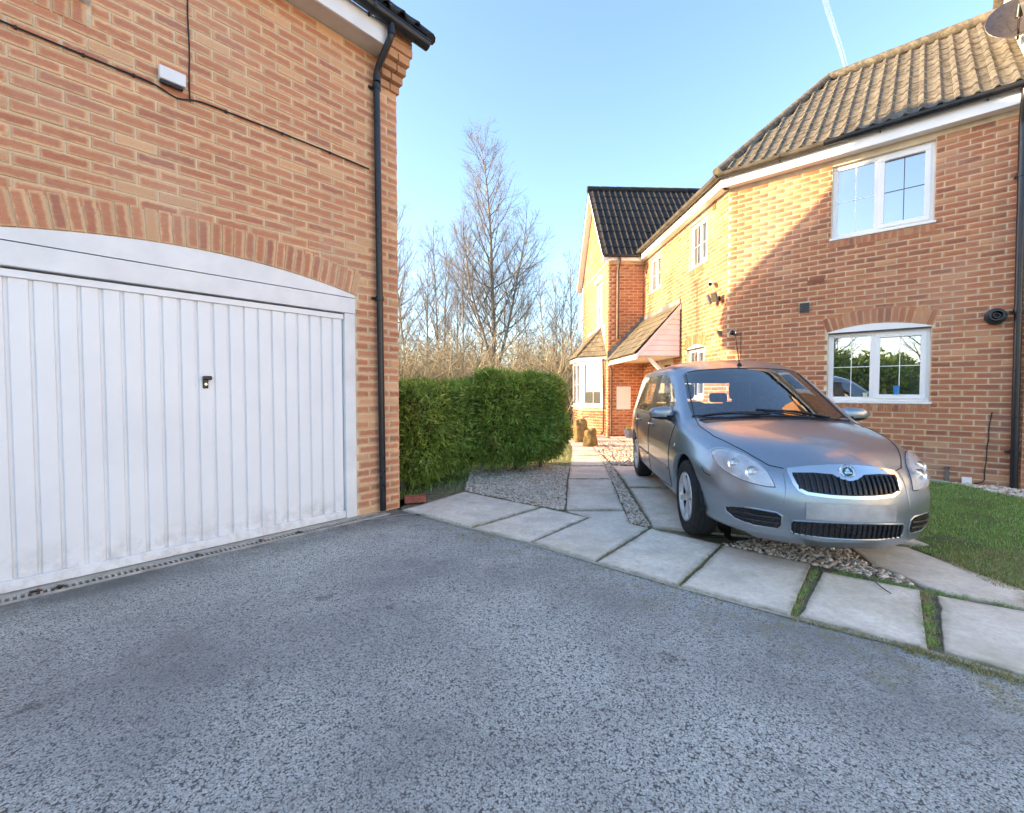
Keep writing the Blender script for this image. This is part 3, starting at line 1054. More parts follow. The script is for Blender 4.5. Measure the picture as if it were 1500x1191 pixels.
AX = (ARC[0], ARC[1], ARC[2] + 0.223, 2.07, 1.222)
bl = courses(FG, 0.0, 6.0, 0.0, EAVE + 0.03, [(U0, U1, -1, ZS + 0.02), (sillg[0] - 0.01, 3.14, 3.435, 3.585), (sillg[0] + 0.035, 3.10, 3.5, 4.35)], [AX], off=0.0)
lay_bricks(bl, BRG, gar, proud=0.006)
arch_bricks(BRG, gar, FG, ARC[0], ARC[1], ARC[2], 1.205, 0.0095)
# pieces of the sill course and window sill upstairs
for i in range(11):
    place_brick(BRG, gar, Vector(FG(sillg[0] + 0.045 + i * 0.0765, 0.014, 3.435 + 0.068)), UP, Vector((RV[0], RV[1], 0)), UP.cross(Vector((RV[0], RV[1], 0))), 0.62, 1.0, 'sill_brick')
window(gar, FG, sillg[0] + 0.04, 3.095, 3.61, 4.34, rec=-0.04, sill=0)
MB().fbox(FG, sillg[0] - 0.015, 3.15, -0.03, 0.06, 3.576, 3.606).build('window_sill', M['upvc'], gar, bevel=0.006)

# corbelled kneeler at the corner, stepping out to the eaves
for k in range(4):
    z = 4.10 + 0.075 * k
    out_ = 0.035 + 0.042 * k
    for (a, b) in (((0.0, 0.10), (0.11, 0.205)) if k % 2 == 0 else ((0.0, 0.125), (0.135, 0.205))):
        MB().fbox(FG, a - 0.012 * (k + 1), b - 0.012 * (k + 1) * (a < 0.05), -0.1, out_, z + 0.004, z + 0.070).build('kneeler_brick', M['brick_h'], gar, bevel=0.003)
for k in range(5):
    z = 4.40 + 0.075 * k
    MB().fbox(FG, -0.06, 0.20, -0.1, 0.190 - 0.006 * (k % 2), z + 0.004, z + 0.070).build('kneeler_brick', M['brick_h'], gar, bevel=0.003)
MB().fbox(FG, -0.05, 0.19, -0.1, 0.160, 4.39, 4.79).build('kneeler_mortar', M['mortar_g'], gar)
# soffit, fascia, gutter
MB().fbox(FG, 0.215, GL, 0.004, 0.19, EAVE, EAVE + 0.012).build('soffit', M['cream'], gar)
MB().fbox(FG, 0.215, GL, 0.192, 0.212, EAVE - 0.012, EAVE + 0.175).build('fascia', M['white_paint'], gar, bevel=0.003)


def gutter(fr, u0, u1, n, z, r, parent, mat='black_plastic'):
    mb = MB()
    k = 10
    for (ra, flip) in ((r, 0), (r - 0.005, 1)):
        ring0 = [(n + ra * math.cos(math.pi + math.pi * i / k), z + ra * math.sin(math.pi + math.pi * i / k)) for i in range(k + 1)]
        for i in range(k):
            a, b = ring0[i], ring0[i + 1]
            mb.quad(fr(u0, a[0], a[1]), fr(u1, a[0], a[1]), fr(u1, b[0], b[1]), fr(u0, b[0], b[1]))
    for s in (-1, 1):
        mb.fbox(fr, u0, u1, n + s * r - 0.006, n + s * r + 0.006, z - 0.002, z + 0.008)
    for u in (u0, u1):
        mb.poly([fr(u, n + r * math.cos(math.pi + math.pi * i / k), z + r * math.sin(math.pi + math.pi * i / k)) for i in range(k + 1)])
    g = mb.build('gutter', M[mat], parent, recalc=False)
    nb = int((u1 - u0) / 0.9)
    for i in range(max(nb, 1)):
        u = u0 + (i + 0.6) * (u1 - u0) / max(nb, 1)
        b2 = MB()
        pts = [fr(u, n + (r + 0.006) * math.cos(math.pi + math.pi * j / 8), z + (r + 0.006) * math.sin(math.pi + math.pi * j / 8)) for j in range(9)]
        pt2 = [fr(u + 0.025, n + (r + 0.006) * math.cos(math.pi + math.pi * j / 8), z + (r + 0.006) * math.sin(math.pi + math.pi * j / 8)) for j in range(9)]
        for j in range(8):
            b2.quad(pts[j], pt2[j], pt2[j + 1], pts[j + 1])
        b2.fbox(fr, u + 0.005, u + 0.02, n - r - 0.012, n - r - 0.001, z - 0.06, z - 0.01)
        b2.build('gutter_bracket', M[mat], g, recalc=False)
    return g


gutter(FG, -0.17, GL, 0.275, 4.555, 0.058, gar)


# roof tiles: double roman, two rolls to a tile
def tile_mesh(name, mat, W=0.33, L=0.375, H=0.038, lip=0.018):
    prof = []
    for k in range(13):
        x = W * k / 12
        ph = (x / (W / 2)) % 1.0
        z = H * max(0.0, math.sin(math.pi * ph)) ** 1.5 if ph > 0 else 0
        # broad pan, narrow roll
        ph2 = max(0.0, (ph - 0.45) / 0.55)
        z = H * math.sin(math.pi * ph2) if ph > 0.45 else 0.0
        prof.append((x, z))
    vs, fs = [], []
    n = len(prof)
    for (y, dz) in ((0.0, 0.0), (0.0, lip), (L, lip * 0.1)):
        vs += [(x, y, z + dz) for x, z in prof]
    for i in range(n - 1):
        fs.append((i, i + 1, n + i + 1, n + i))
        fs.append((n + i, n + i + 1, 2 * n + i + 1, 2 * n + i))
    me = bpy.data.meshes.new(name)
    me.from_pydata(vs, [], fs)
    me.materials.append(mat)
    for p in me.polygons: p.use_smooth = True
    me.set_sharp_from_angle(angle=math.radians(50))
    return me


def lay_tiles(parent, me, o, xd, yd, cols, rows, keep=lambda x, y: True, W=0.33, L=0.34, name='roof_tile'):
    """o = eave start, xd along the eave, yd up the slope"""
    b = base_of(parent)
    X, Y = Vector(xd).normalized(), Vector(yd).normalized()
    Z = X.cross(Y)
    if Z.z < 0: Z = -Z
    c = 0
    for j in range(rows):
        for i in range(cols):
            if not keep((i + 0.5) * W, (j + 0.5) * L): continue
            P = Vector(o) + X * (i * W) + Y * (j * L) + Z * (0.012 + RND.uniform(-0.003, 0.003))
            t = bpy.data.objects.new(name, me)
            s = RND.uniform(-0.006, 0.006)
            Xr = (X + Y * s).normalized()
            Yr = (Z.cross(Xr) if X.cross(Y).dot(Z) > 0 else Xr.cross(Z)).normalized()
            if Yr.dot(Y) < 0: Yr = -Yr
            t.parent = parent
            t.matrix_basis = Matrix(((Xr.x, Yr.x, Z.x, P.x - b.x), (Xr.y, Yr.y, Z.y, P.y - b.y), (Xr.z, Yr.z, Z.z, P.z - b.z), (0, 0, 0, 1)))
            COL.objects.link(t)
            c += 1
    return c


T_TAN = tile_mesh('tan_tile', M['tile_tan'])
T_DARK = tile_mesh('dark_tile', M['tile_dark'])
T_GAR = tile_mesh('garage_tile', M['tile_dark'])
mb = MB()
ov = 0.14
r0, r1 = 0.30, -GD / 2
for (na_, nb_) in ((0.26, -GD / 2), (-GD - 0.3, -GD / 2)):
    za = 4.60
    mb.quad(FG(-ov, na_, za), FG(GL + ov, na_, za), FG(GL + ov, nb_, RIDGE), FG(-ov, nb_, RIDGE))
roofg = mb.build('roof', M['tile_dark'], gar, recalc=False)
sl = Vector(FG(0, -GD / 2, RIDGE)) - Vector(FG(0, 0.28, 4.60))
lay_tiles(roofg, T_GAR, FG(-ov, 0.30, 4.60), (FG.u[0], FG.u[1], 0), sl, 4, 2)
MB().tube([FG(-0.2, 0.30, 4.61), FG(-0.17, -0.6, 5.50), FG(-0.17, -GD / 2, RIDGE + 0.06)], 0.05, 8).build('verge_tile', M['tile_dark'], gar)
MB().tube([FG(-0.2, -GD - 0.32, 4.61), FG(-0.17, -GD / 2, RIDGE + 0.06)], 0.05, 8).build('verge_tile', M['tile_dark'], gar)
MB().tube([FG(-0.2, -GD / 2, RIDGE + 0.03), FG(GL + 0.2, -GD / 2, RIDGE + 0.03)], 0.11, 10).build('ridge_tile', M['tile_dark'], gar)
MB().fbox(FG, -0.15, 0.21, -GD - 0.30, -GD + 0.002, 4.22, 4.60).build('kneeler_rear', M['brick_h'], gar)

# door frame, arch infill and the ribbed door
fp = MB()
na_ = 20
botp, topp = [], []
for i in range(na_ + 1):
    u = U0 + 0.002 + (U1 - U0 - 0.004) * i / na_
    zt = ARC[1] + math.sqrt(ARC[2] ** 2 - (u - ARC[0]) ** 2) - 0.001
    botp.append((u, 2.045)); topp.append((u, zt))
for i in range(na_):
    (a, b), (c, d) = (botp[i], topp[i]), (botp[i + 1], topp[i + 1])
    fp.quad(FG(a[0], 0.006, a[1]), FG(c[0], 0.006, c[1]), FG(d[0], 0.006, d[1]), FG(b[0], 0.006, b[1]))
infill = fp.build('arch_infill', M['white_paint'], gar, recalc=False)
for _a in (U0, U1 - 0.100):
    MB().fbox(FG, _a, _a + 0.100, -0.07, 0.004, 0.0, 1.897).build('door_jamb', M['white_paint'], gar, bevel=0.004)
MB().fbox(FG, U0, U1, -0.07, 0.012, 1.899, 2.038).build('door_lintel', M['white_paint'], gar, bevel=0.004)
D0, D1 = U0 + 0.106, U1 - 0.106
gd = MB().fbox(FG, D0, D1, -0.060, -0.044, 0.02, 1.885).build('garage_door', M['door'], gar)
MB().fbox(FG, D0, D1, -0.043, -0.010, 1.840, 1.885).build('door_rail', M['door'], gd, bevel=0.004)
MB().fbox(FG, D0, D1, -0.043, -0.008, 0.02, 0.085).build('door_rail', M['door'], gd, bevel=0.004)
nr_ = 21
pw = (D1 - D0) / nr_
for i in range(nr_):
    a = D0 + i * pw
    MB().add([FG(a + 0.006, -0.043, 0.086), FG(a + pw - 0.006, -0.043, 0.086), FG(a + pw - 0.012, -0.024, 0.086), FG(a + 0.012, -0.024, 0.086),
              FG(a + 0.006, -0.043, 1.839), FG(a + pw - 0.006, -0.043, 1.839), FG(a + pw - 0.012, -0.024, 1.839), FG(a + 0.012, -0.024, 1.839)],
             [(0, 3, 2, 1), (4, 5, 6, 7), (0, 1, 5, 4), (1, 2, 6, 5), (2, 3, 7, 6), (3, 0, 4, 7)]).build('door_rib', M['door'], gd, bevel=0.002)
hd = MB()
hd.fbox(FG, 1.640, 1.675, -0.024, -0.010, 1.205, 1.295)
hd = hd.build('handle', M['black_plastic'], gd, bevel=0.006)
MB().fbox(FG, 1.622, 1.680, -0.012, 0.022, 1.268, 1.296).build('handle_grip', M['black_plastic'], hd, bevel=0.008)
MB().lathe(FG(1.657, -0.010, 1.236), (RV[0], RV[1], 0), [(0.009, 0), (0.009, 0.003), (0.0, 0.003)], 12).build('lock', M['chrome'], hd)
# threshold and channel drain
thr = MB().fbox(FG, U0 - 0.2, U1 + 0.5, -0.10, 0.035, -0.02, 0.016).build('threshold', M['concrete'], gar, bevel=0.004)
drain = empty('channel_drain', FG(1.5, 0.09, 0), 'narrow slotted grey drain along the foot of the garage door', 'drain')
dm = MB()
dm.fbox(FG, 0.20, 3.4, 0.040, 0.056, -0.10, 0.012)
dm.fbox(FG, 0.20, 3.4, 0.124, 0.140, -0.10, 0.012)
dm.build('channel', plain('galvanised_grate', (0.48, 0.46, 0.42), 0.55, 0.25, 10, metal=0.2), drain, bevel=0.002)
MB().fbox(FG, 0.20, 3.4, 0.057, 0.123, -0.12, -0.09).build('channel_floor', M['soil'], drain)
bar_me = None
_dm = bpy.data.materials['galvanised_grate']
bars = [0.21 + i * 0.030 for i in range(106)]
for i, u in enumerate(bars):
    if bar_me is None:
        o = MB().fbox(FG, u, u + 0.013, 0.057, 0.123, -0.02, 0.010).build('grate_bar', _dm, drain)
        bar_me = (o.data, u)
    else:
        o = bpy.data.objects.new('grate_bar', bar_me[0])
        o.parent = drain
        d = u - bar_me[1]
        o.location = (FG.u[0] * d, FG.u[1] * d, 0)
        COL.objects.link(o)
# leaf litter caught in the grate
for i, (u, n_) in enumerate([(2.55, 0.075), (2.45, 0.09), (1.75, 0.08), (1.33, 0.075), (1.05, 0.1)]):
    an = RND.uniform(0, 6)
    lf = MB()
    c = Vector(FG(u, n_, 0.012))
    pts = [(math.cos(t) * 0.028 * (1 + 0.3 * math.sin(3 * t)), math.sin(t) * 0.016 * (1 + 0.2 * math.cos(5 * t))) for t in [k * math.pi / 5 for k in range(10)]]
    vs = [(c.x + x * math.cos(an) - y * math.sin(an), c.y + x * math.sin(an) + y * math.cos(an), 0.012 + 0.012 * abs(y) / 0.016) for x, y in pts]
    lf.add(vs + [(c.x, c.y, 0.011)], [(k, (k + 1) % 10, 10) for k in range(10)])
    tag(lf.build('dead_leaf', bpy.data.materials.get('dead_leaf') or plain('dead_leaf', (0.13, 0.07, 0.035), 0.8, 0.3, 30), None, recalc=False),
        'curled brown dead leaf caught on the drain grate by the garage door', 'leaf', 'leaves on the drain grate')

# downpipe, cables, junction box
pz = [FG(0.235, 0.276, 4.52), FG(0.235, 0.276, 4.42), FG(0.24, 0.262, 4.38), FG(0.262, 0.10, 4.19), FG(0.262, 0.075, 4.15), FG(0.262, 0.062, 4.09), FG(0.255, 0.058, 3.9), FG(0.228, 0.058, 0.03)]
dp = MB().tube(pz, 0.031, 14).build('downpipe', M['black_plastic'], gar, smooth=True)
for z in (4.03, 2.07):
    u = 0.228 + (0.255 - 0.228) * z / 3.9
    c = MB().lathe(FG(u, 0.058, z - 0.022), (0, 0, 1), [(0.031, 0), (0.039, 0.002), (0.039, 0.04), (0.031, 0.042)], 16)
    c.fbox(FG, u - 0.055, u + 0.062, 0.013, 0.026, z - 0.012, z + 0.012)
    c.build('pipe_clip', M['black_plastic'], dp, smooth=True)
for (P, h) in ((FG(0.235, 0.276, 4.44), 0.06), (FG(0.262, 0.075, 4.10), 0.06)):
    MB().lathe((P[0], P[1], P[2] - h / 2), (0, 0, 1), [(0.031, 0), (0.036, 0.002), (0.036, h), (0.031, h + 0.002)], 16).build('pipe_collar', M['black_plastic'], dp, smooth=True)
cz = lambda u: 3.262 + 0.012 * math.sin(u * 2.1)
pts = []
u = 3.2
while u > 0.29:
    dip = -0.040 * math.exp(-((u - 1.80) / 0.085) ** 2)
    pts.append(FG(u, 0.0185, cz(u) + dip))
    u -= 0.04
MB().tube(pts, 0.0058, 6).build('cable', M['cable'], gar)
MB().tube([FG(1.722 + 0.003 * math.sin(k * 1.3), 0.018, 3.225 + k * 0.1) for k in range(12)], 0.0048, 6).build('cable', M['cable'], gar)
jb = MB().fbox(FG, 1.752, 1.902, 0.014, 0.062, 3.290, 3.376).build('junction_box', M['upvc'], gar, bevel=0.006)
MB().fbox(FG, 1.765, 1.895, 0.014, 0.045, 3.272, 3.289).build('cable_gland', M['black_plastic'], jb, bevel=0.003)
for u in (2.55, 2.27, 2.03, 1.5, 1.1, 0.7):
    MB().fbox(FG, u - 0.006, u + 0.006, 0.012, 0.026, cz(u) - 0.012, cz(u) + 0.008).build('cable_clip', M['cable'], gar)

# ------------------------------------------------------------------ house
hs = empty('brick_house', (KH[0], KH[1], 0), 'brick house with angled front, gabled wing and tiled porch canopy', 'house')
HZ = 4.56
UW = (1.425, 2.525, 3.42, 4.47)
LWN = (1.415, 2.535, 1.045, 2.035)
LARC = (1.975, 2.14 - 1.887, 1.887)
FLUE = (3.11, 2.105)
RL = 3.36
mb = MB()
holesR = [UW, (LWN[0], LWN[1], LWN[2], LWN[3])]
sheet(mb, FR, 0.0, RL, -0.05, HZ + 0.15, holesR, 0.0, 0.11)
mb.build('wall', M['mortar_h'], hs, recalc=False)
bricks = courses(FR, 0.0, RL, 0.0, HZ, [(UW[0] - 0.0, UW[1] + 0.0, UW[2] - 0.07, 5), (LWN[0], LWN[1], LWN[2] - 0.07, LWN[3] + 0.02), (1.045, 1.175, 2.385, 2.535)],
                 [(LARC[0], LARC[1], LARC[2] + 0.223, 2.05, 0.60)], off=0.03)
# long wall with its windows
W1 = (0.75, 1.50, 3.61, 4.47)
W2 = (3.05, 3.83, 3.65, 4.48)
W3 = (0.80, 1.57, 1.05, 2.03)
DOOR = (2.25, 3.20, 0.02, 2.02)
ARC3 = (1.185, 2.10 - 1.0, 1.0)
mb = MB()
sheet(mb, FL, 0.0, 4.2, -0.05, HZ + 0.15, [W1, W2, W3, DOOR], 0.0, 0.11)
mb.build('wall', M['mortar_h'], hs, recalc=False)
bricks += courses(FL, 0.0, 4.2, 0.0, HZ, [(W1[0], W1[1], W1[2] - 0.07, 5), (W2[0], W2[1], W2[2] - 0.07, 5), (W3[0], W3[1], W3[2] - 0.07, W3[3] + 0.02), DOOR],
                  [(ARC3[0], ARC3[1], ARC3[2] + 0.223, 2.03, 0.43)], off=0.06)
# wing: side and gable
WL = 3.3
mb = MB()
sheet(mb, FS, 0.0, 0.955, -0.05, HZ + 0.1, [], 0.0)
mb.build('wall', M['mortar_h'], hs, recalc=False)
bricks += courses(FS, 0.0, 0.955, 0.0, HZ, [], [], off=0.1)
GW = (0.55, 1.35, 3.05, 4.25)
mb = MB()
sheet(mb, FW, 0.0, WL, -0.05, 4.6, [GW], 0.0)
mb.poly([FW(0, 0, 4.6), FW(WL, 0, 4.6), FW(WL / 2, 0, 6.85)])
mb.build('wall', M['mortar_h'], hs, recalc=False)
gb = courses(FW, 0.0, WL, 0.0, 4.6, [(GW[0], GW[1], GW[2] - 0.07, GW[3] + 0.02), (0.30, 2.5, 0.0, 2.95)], [], off=0.02)
for j in range(29):
    z = 4.6 + 0.075 * j
    hw = (WL / 2) * (1 - (z + 0.06 - 4.6) / 2.25)
    if hw > 0.1:
        gb += courses(FW, WL / 2 - hw, WL / 2 + hw, z, z + 0.0751, [], [], off=0.02 + 0.1125 * (j % 2), zbase=z)
bricks += gb
lay_bricks(bricks, BRH, hs)
arch_bricks(BRH, hs, FR, LARC[0], LARC[1], LARC[2], 0.575, 0.0105)
arch_bricks(BRH, hs, FL, ARC3[0], ARC3[1], ARC3[2], 0.40, 0.0105)
rowlock(BRH, hs, FR, UW[0] - 0.02, UW[1] + 0.02, UW[2] - 0.034)
rowlock(BRH, hs, FR, LWN[0] - 0.02, LWN[1] + 0.02, LWN[2] - 0.034)
rowlock(BRH, hs, FL, W1[0], W1[1], W1[2] - 0.034)
rowlock(BRH, hs, FL, W2[0], W2[1], W2[2] - 0.034)
rowlock(BRH, hs, FL, W3[0], W3[1], W3[2] - 0.034)
# damp course line and darker plinth
MB().fbox(FR, 0.0, RL, 0.0, 0.0135, -0.05, 0.0).build('plinth', M['plinth'], hs)
MB().fbox(FR, 0.9, RL, 0.0, 0.022, 0.0, 0.006).build('damp_course', M['black_plastic'], hs)
MB().fbox(FR, 2.0, 2.75, 0.0, 0.10, -0.05, 0.03).build('concrete_footing', M['concrete'], hs, bevel=0.01)

window(hs, FR, *UW, splits=(0.47,), sashes=(1,), barmat=('upvc', 'grey_plastic'))
w = window(hs, FR, *LWN, splits=(0.47,), sashes=(1,), barmat=('upvc', 'upvc'))
# white arched head board above the lower window
def head_board(fr, arc, u0, u1, z0):
    mb = MB()
    for i in range(12):
        a, b = u0 + (u1 - u0) * i / 12, u0 + (u1 - u0) * (i + 1) / 12
        za = arc[1] + math.sqrt(arc[2] ** 2 - (a - arc[0]) ** 2)
        zb = arc[1] + math.sqrt(arc[2] ** 2 - (b - arc[0]) ** 2)
        mb.quad(fr(a, 0.006, z0), fr(b, 0.006, z0), fr(b, 0.006, zb), fr(a, 0.006, za))
    mb.build('head_board', M['upvc'], hs, recalc=False)
    MB().fbox(fr, u0, u1, -0.05, 0.008, z0 - 0.018, z0 - 0.002).build('drip_strip', M['black_plastic'], hs)
head_board(FR, LARC, LWN[0], LWN[1], 2.045)
head_board(FL, ARC3, W3[0] + 0.005, W3[1] - 0.005, 2.035)
window(hs, FL, *W1, splits=(0.5,), sashes=(0,), barmat=('upvc', 'upvc'))
window(hs, FL, *W2, splits=(0.5,), sashes=(0,))
window(hs, FL, *W3, splits=(0.5,), sashes=(0,))
window(hs, FW, *GW, splits=(0.5,), sashes=(0,))
MB().fbox(FW, GW[0] - 0.05, GW[1] + 0.05, 0.0, 0.05, GW[3] + 0.01, GW[3] + 0.14).build('window_head', M['upvc'], hs, bevel=0.01)

# eaves: near wall and long wall meet at the hip corner
ht = math.tan(math.radians(22.9))
def eave_run(f1, s1, e1, mname):
    pass
for (fr, a, b) in ((FR, -0.005, RL), (FL, -0.005, 4.2)):
    MB().fbox(fr, a - 0.14 * ht, b, 0.016, 0.148, HZ + 0.0, HZ + 0.012).build('soffit', M['upvc'], hs)
    MB().fbox(fr, a - 0.15 * ht, b, 0.150, 0.170, HZ - 0.008, HZ + 0.185).build('fascia', M['upvc'], hs, bevel=0.003)
gt_ = plain('weathered_gutter', (0.10, 0.095, 0.075), 0.6, 0.4, 4)
M['weathered_gutter'] = gt_
gutter(FR, 1.35, RL, 0.235, HZ + 0.190, 0.056, hs)
gutter(FR, -0.235 * ht, 1.34, 0.235, HZ + 0.190, 0.056, hs, 'weathered_gutter')
gutter(FL, -0.235 * ht, 4.05, 0.235, HZ + 0.190, 0.056, hs, 'weathered_gutter')

# roof over the near wall: hip at the corner, ridge parallel to the wall
RP = math.radians(41)
EZ, EN = HZ + 0.185, 0.26
BR = 2.45
rz = EZ + (BR + EN) * math.tan(RP)
apx = FR(BR * ht, -BR, rz)
mb = MB()
ze = EZ - 0.02
mb.poly([FR(-EN * ht, EN, ze), FR(RL - 0.02, EN, ze), FR(RL - 0.02, -BR, rz - 0.02), (apx[0], apx[1], apx[2] - 0.02)])
mb.poly([FL(-EN * ht, EN, ze), (apx[0], apx[1], apx[2] - 0.02), FL(5.0, -BR, rz - 0.02), FL(5.0, EN, ze)])
bk = FR(RL - 0.02, -2 * BR, EZ)
mb.poly([FR(RL - 0.02, -BR, rz - 0.02), bk, FR(BR * 2 * ht, -2 * BR, EZ), (apx[0], apx[1], apx[2] - 0.02)])
roof = mb.build('roof', M['tile_tan'], hs, recalc=False)
up = (GV[0] * math.cos(RP), GV[1] * math.cos(RP), math.sin(RP))
ncol = 13
o_ = FR(RL - 0.03, EN, EZ)
sl_len = (BR + EN) / math.cos(RP)
def keepR(x, y):
    rr = RL - 0.03 - x
    b = y * math.cos(RP) - EN
    return rr > b * ht - 0.05 and y < sl_len - 0.05
nt = lay_tiles(roof, T_TAN, FR(RL - 0.03, EN, EZ), (-RV[0], -RV[1], 0), up, ncol, 11, keepR)
def capline(A, B, n, r, mat, parent, name):
    A, B = Vector(A), Vector(B)
    for i in range(n):
        p, q = A.lerp(B, i / n), A.lerp(B, (i + 1.06) / n)
        MB().tube([p, p.lerp(q, 0.5), q], [r, r * 0.97, r * 0.93], 10).build(name, mat, parent, smooth=True)
capline(FR(-EN * ht, EN, EZ + 0.03), (apx[0], apx[1], apx[2] + 0.05), 9, 0.085, M['tile_tan'], roof, 'hip_tile')
capline((apx[0], apx[1], apx[2] + 0.05), FR(RL, -BR, rz + 0.05), 6, 0.095, M['tile_tan'], roof, 'ridge_tile')

# wing roof
WE, WN = 4.66, 0.20
WRZ = 7.08
mb = MB()
ka, kb, km = -0.19, WL + 0.19, WL / 2
for (k0) in (ka, kb):
    mb.quad(FW(k0, WN, WE), FW(k0, -4.0, WE), FW(km, -4.0, WRZ), FW(km, WN, WRZ))
wroof = mb.build('roof', M['tile_dark'], hs, recalc=False)
wsl = Vector(FW(km, 0, WRZ)) - Vector(FW(ka, 0, WE))
lay_tiles(wroof, T_DARK, FW(ka - 0.03, WN - 0.01, WE - 0.03), (-NA[0], -NA[1], 0), wsl, 10, 9)
capline(FW(km, WN + 0.02, WRZ + 0.05), FW(km, -3.6, WRZ + 0.05), 9, 0.09, M['tile_dark'], wroof, 'ridge_tile')
# bargeboards on the gable
for k0 in (ka, kb):
    s = 1 if k0 < 0 else -1
    d = Vector((0, 0, -0.17))
    A, B = Vector(FW(k0, WN - 0.02, WE)), Vector(FW(km, WN - 0.02, WRZ))
    A2, B2 = Vector(FW(k0, WN - 0.05, WE)), Vector(FW(km, WN - 0.05, WRZ))
    MB().box8([A + d, B + d, B2 + d, A2 + d, A, B, B2, A2]).build('bargeboard', M['upvc'], hs, bevel=0.003)
    S1, S2 = Vector(FW(k0, 0.005, WE)), Vector(FW(km, 0.005, WRZ))
    MB().box8([S1 + d * 0.9, S2 + d * 0.9, B2 + d * 0.9, A2 + d * 0.9, S1 + d * 0.8, S2 + d * 0.8, B2 + d * 0.8, A2 + d * 0.8]).build('soffit', M['upvc'], hs)
MB().fbox(FS, -0.20, 0.80, 0.016, 0.155, HZ - 0.01, HZ + 0.004).build('soffit', M['upvc'], hs)
MB().fbox(FS, -0.20, 0.80, 0.157, 0.177, HZ - 0.02, HZ + 0.115).build('fascia', M['upvc'], hs, bevel=0.003)
gutter(FS, -0.16, 0.74, 0.225, HZ + 0.10, 0.05, hs)
# pipes on the wing
p1 = MB().tube([FS(0.245, 0.225, HZ + 0.05), FS(0.245, 0.22, HZ - 0.05), FS(0.24, 0.06, HZ - 0.24), FS(0.24, 0.055, HZ - 0.3), FS(0.24, 0.055, 2.55)], 0.033, 10).build('downpipe', plain('brown_downpipe', (0.11, 0.075, 0.06), 0.45, 0.15, 6), hs, smooth=True)
MB().tube([FS(0.02, 0.09, 1.98), FS(0.05, 0.06, 1.86), FS(0.09, 0.05, 1.75), FS(0.09, 0.05, 0.03)], 0.03, 10).build('downpipe', bpy.data.materials['brown_downpipe'], hs, smooth=True)
MB().fbox(FS, 0.235, 0.60, 0.013, 0.06, 0.72, 1.32).build('meter_box', M['upvc'], hs, bevel=0.006)

# bay window on the gable front
BK = [(0.22, 0.0), (0.70, 0.56), (1.95, 0.56), (2.43, 0.0)]
BZ0, BZ1 = 0.74, 2.08
mb = MB()
for i in range(3):
    a, b = BK[i], BK[i + 1]
    mb.quad(FW(a[0], a[1], -0.05), FW(b[0], b[1], -0.05), FW(b[0], b[1], BZ0), FW(a[0], a[1], BZ0))
mb.poly([FW(k, n, BZ0 - 0.001) for k, n in BK])
bayw = mb.build('bay_wall', M['mortar_h'], hs, recalc=False)
def bay_frame(i):
    A, B = FW(BK[i][0], BK[i][1], 0), FW(BK[i + 1][0], BK[i + 1][1], 0)
    d = Vector((B[0] - A[0], B[1] - A[1]))
    L = d.length
    d /= L
    nn = Vector((-d.y, d.x))
    if nn.dot(Vector(NA)) < 0: nn = -nn
    return Frame((A[0], A[1]), (d.x, d.y), (nn.x, nn.y)), L
for i in range(3):
    fb_, L = bay_frame(i)
    bb = courses(fb_, 0.0, L, 0.0, BZ0 - 0.02, [], [], off=0.04)
    lay_bricks(bb, BRH, bayw, limit=0 if i else 40)
    window(hs, fb_, 0.03, L - 0.03, BZ0 + 0.03, BZ1 - 0.06, splits=(0.5,) if i == 1 else (), sashes=(0,), rec=-0.01, sill=0.06, name='bay_window')
bp = MB()
out = [(k + (-0.06 if j < 2 else 0.06) * (1 if j in (0, 3) else 0.6), n + (0.09 if j in (1, 2) else 0.0)) for j, (k, n) in enumerate(BK)]
bp.prism([FW(k, n, BZ1 - 0.06) for k, n in out], [FW(k, n, BZ1 + 0.05) for k, n in out])
bp.build('bay_fascia', M['upvc'], hs, bevel=0.004)
o2 = [(out[0][0] - 0.05, 0.0), (out[1][0] - 0.04, out[1][1] + 0.06), (out[2][0] + 0.04, out[2][1] + 0.06), (out[3][0] + 0.05, 0.0)]
rt0, rt1 = (0.72, 0.0), (1.93, 0.0)
mb = MB()
zb, zt = BZ1 + 0.05, 2.92
mb.poly([FW(*o2[0], zb), FW(*o2[1], zb), FW(*rt0, zt)])
mb.poly([FW(*o2[1], zb), FW(*o2[2], zb), FW(*rt1, zt), FW(*rt0, zt)])
mb.poly([FW(*o2[2], zb), FW(*o2[3], zb), FW(*rt1, zt)])
broof = mb.build('bay_roof', M['tile_small'], hs, recalc=False)
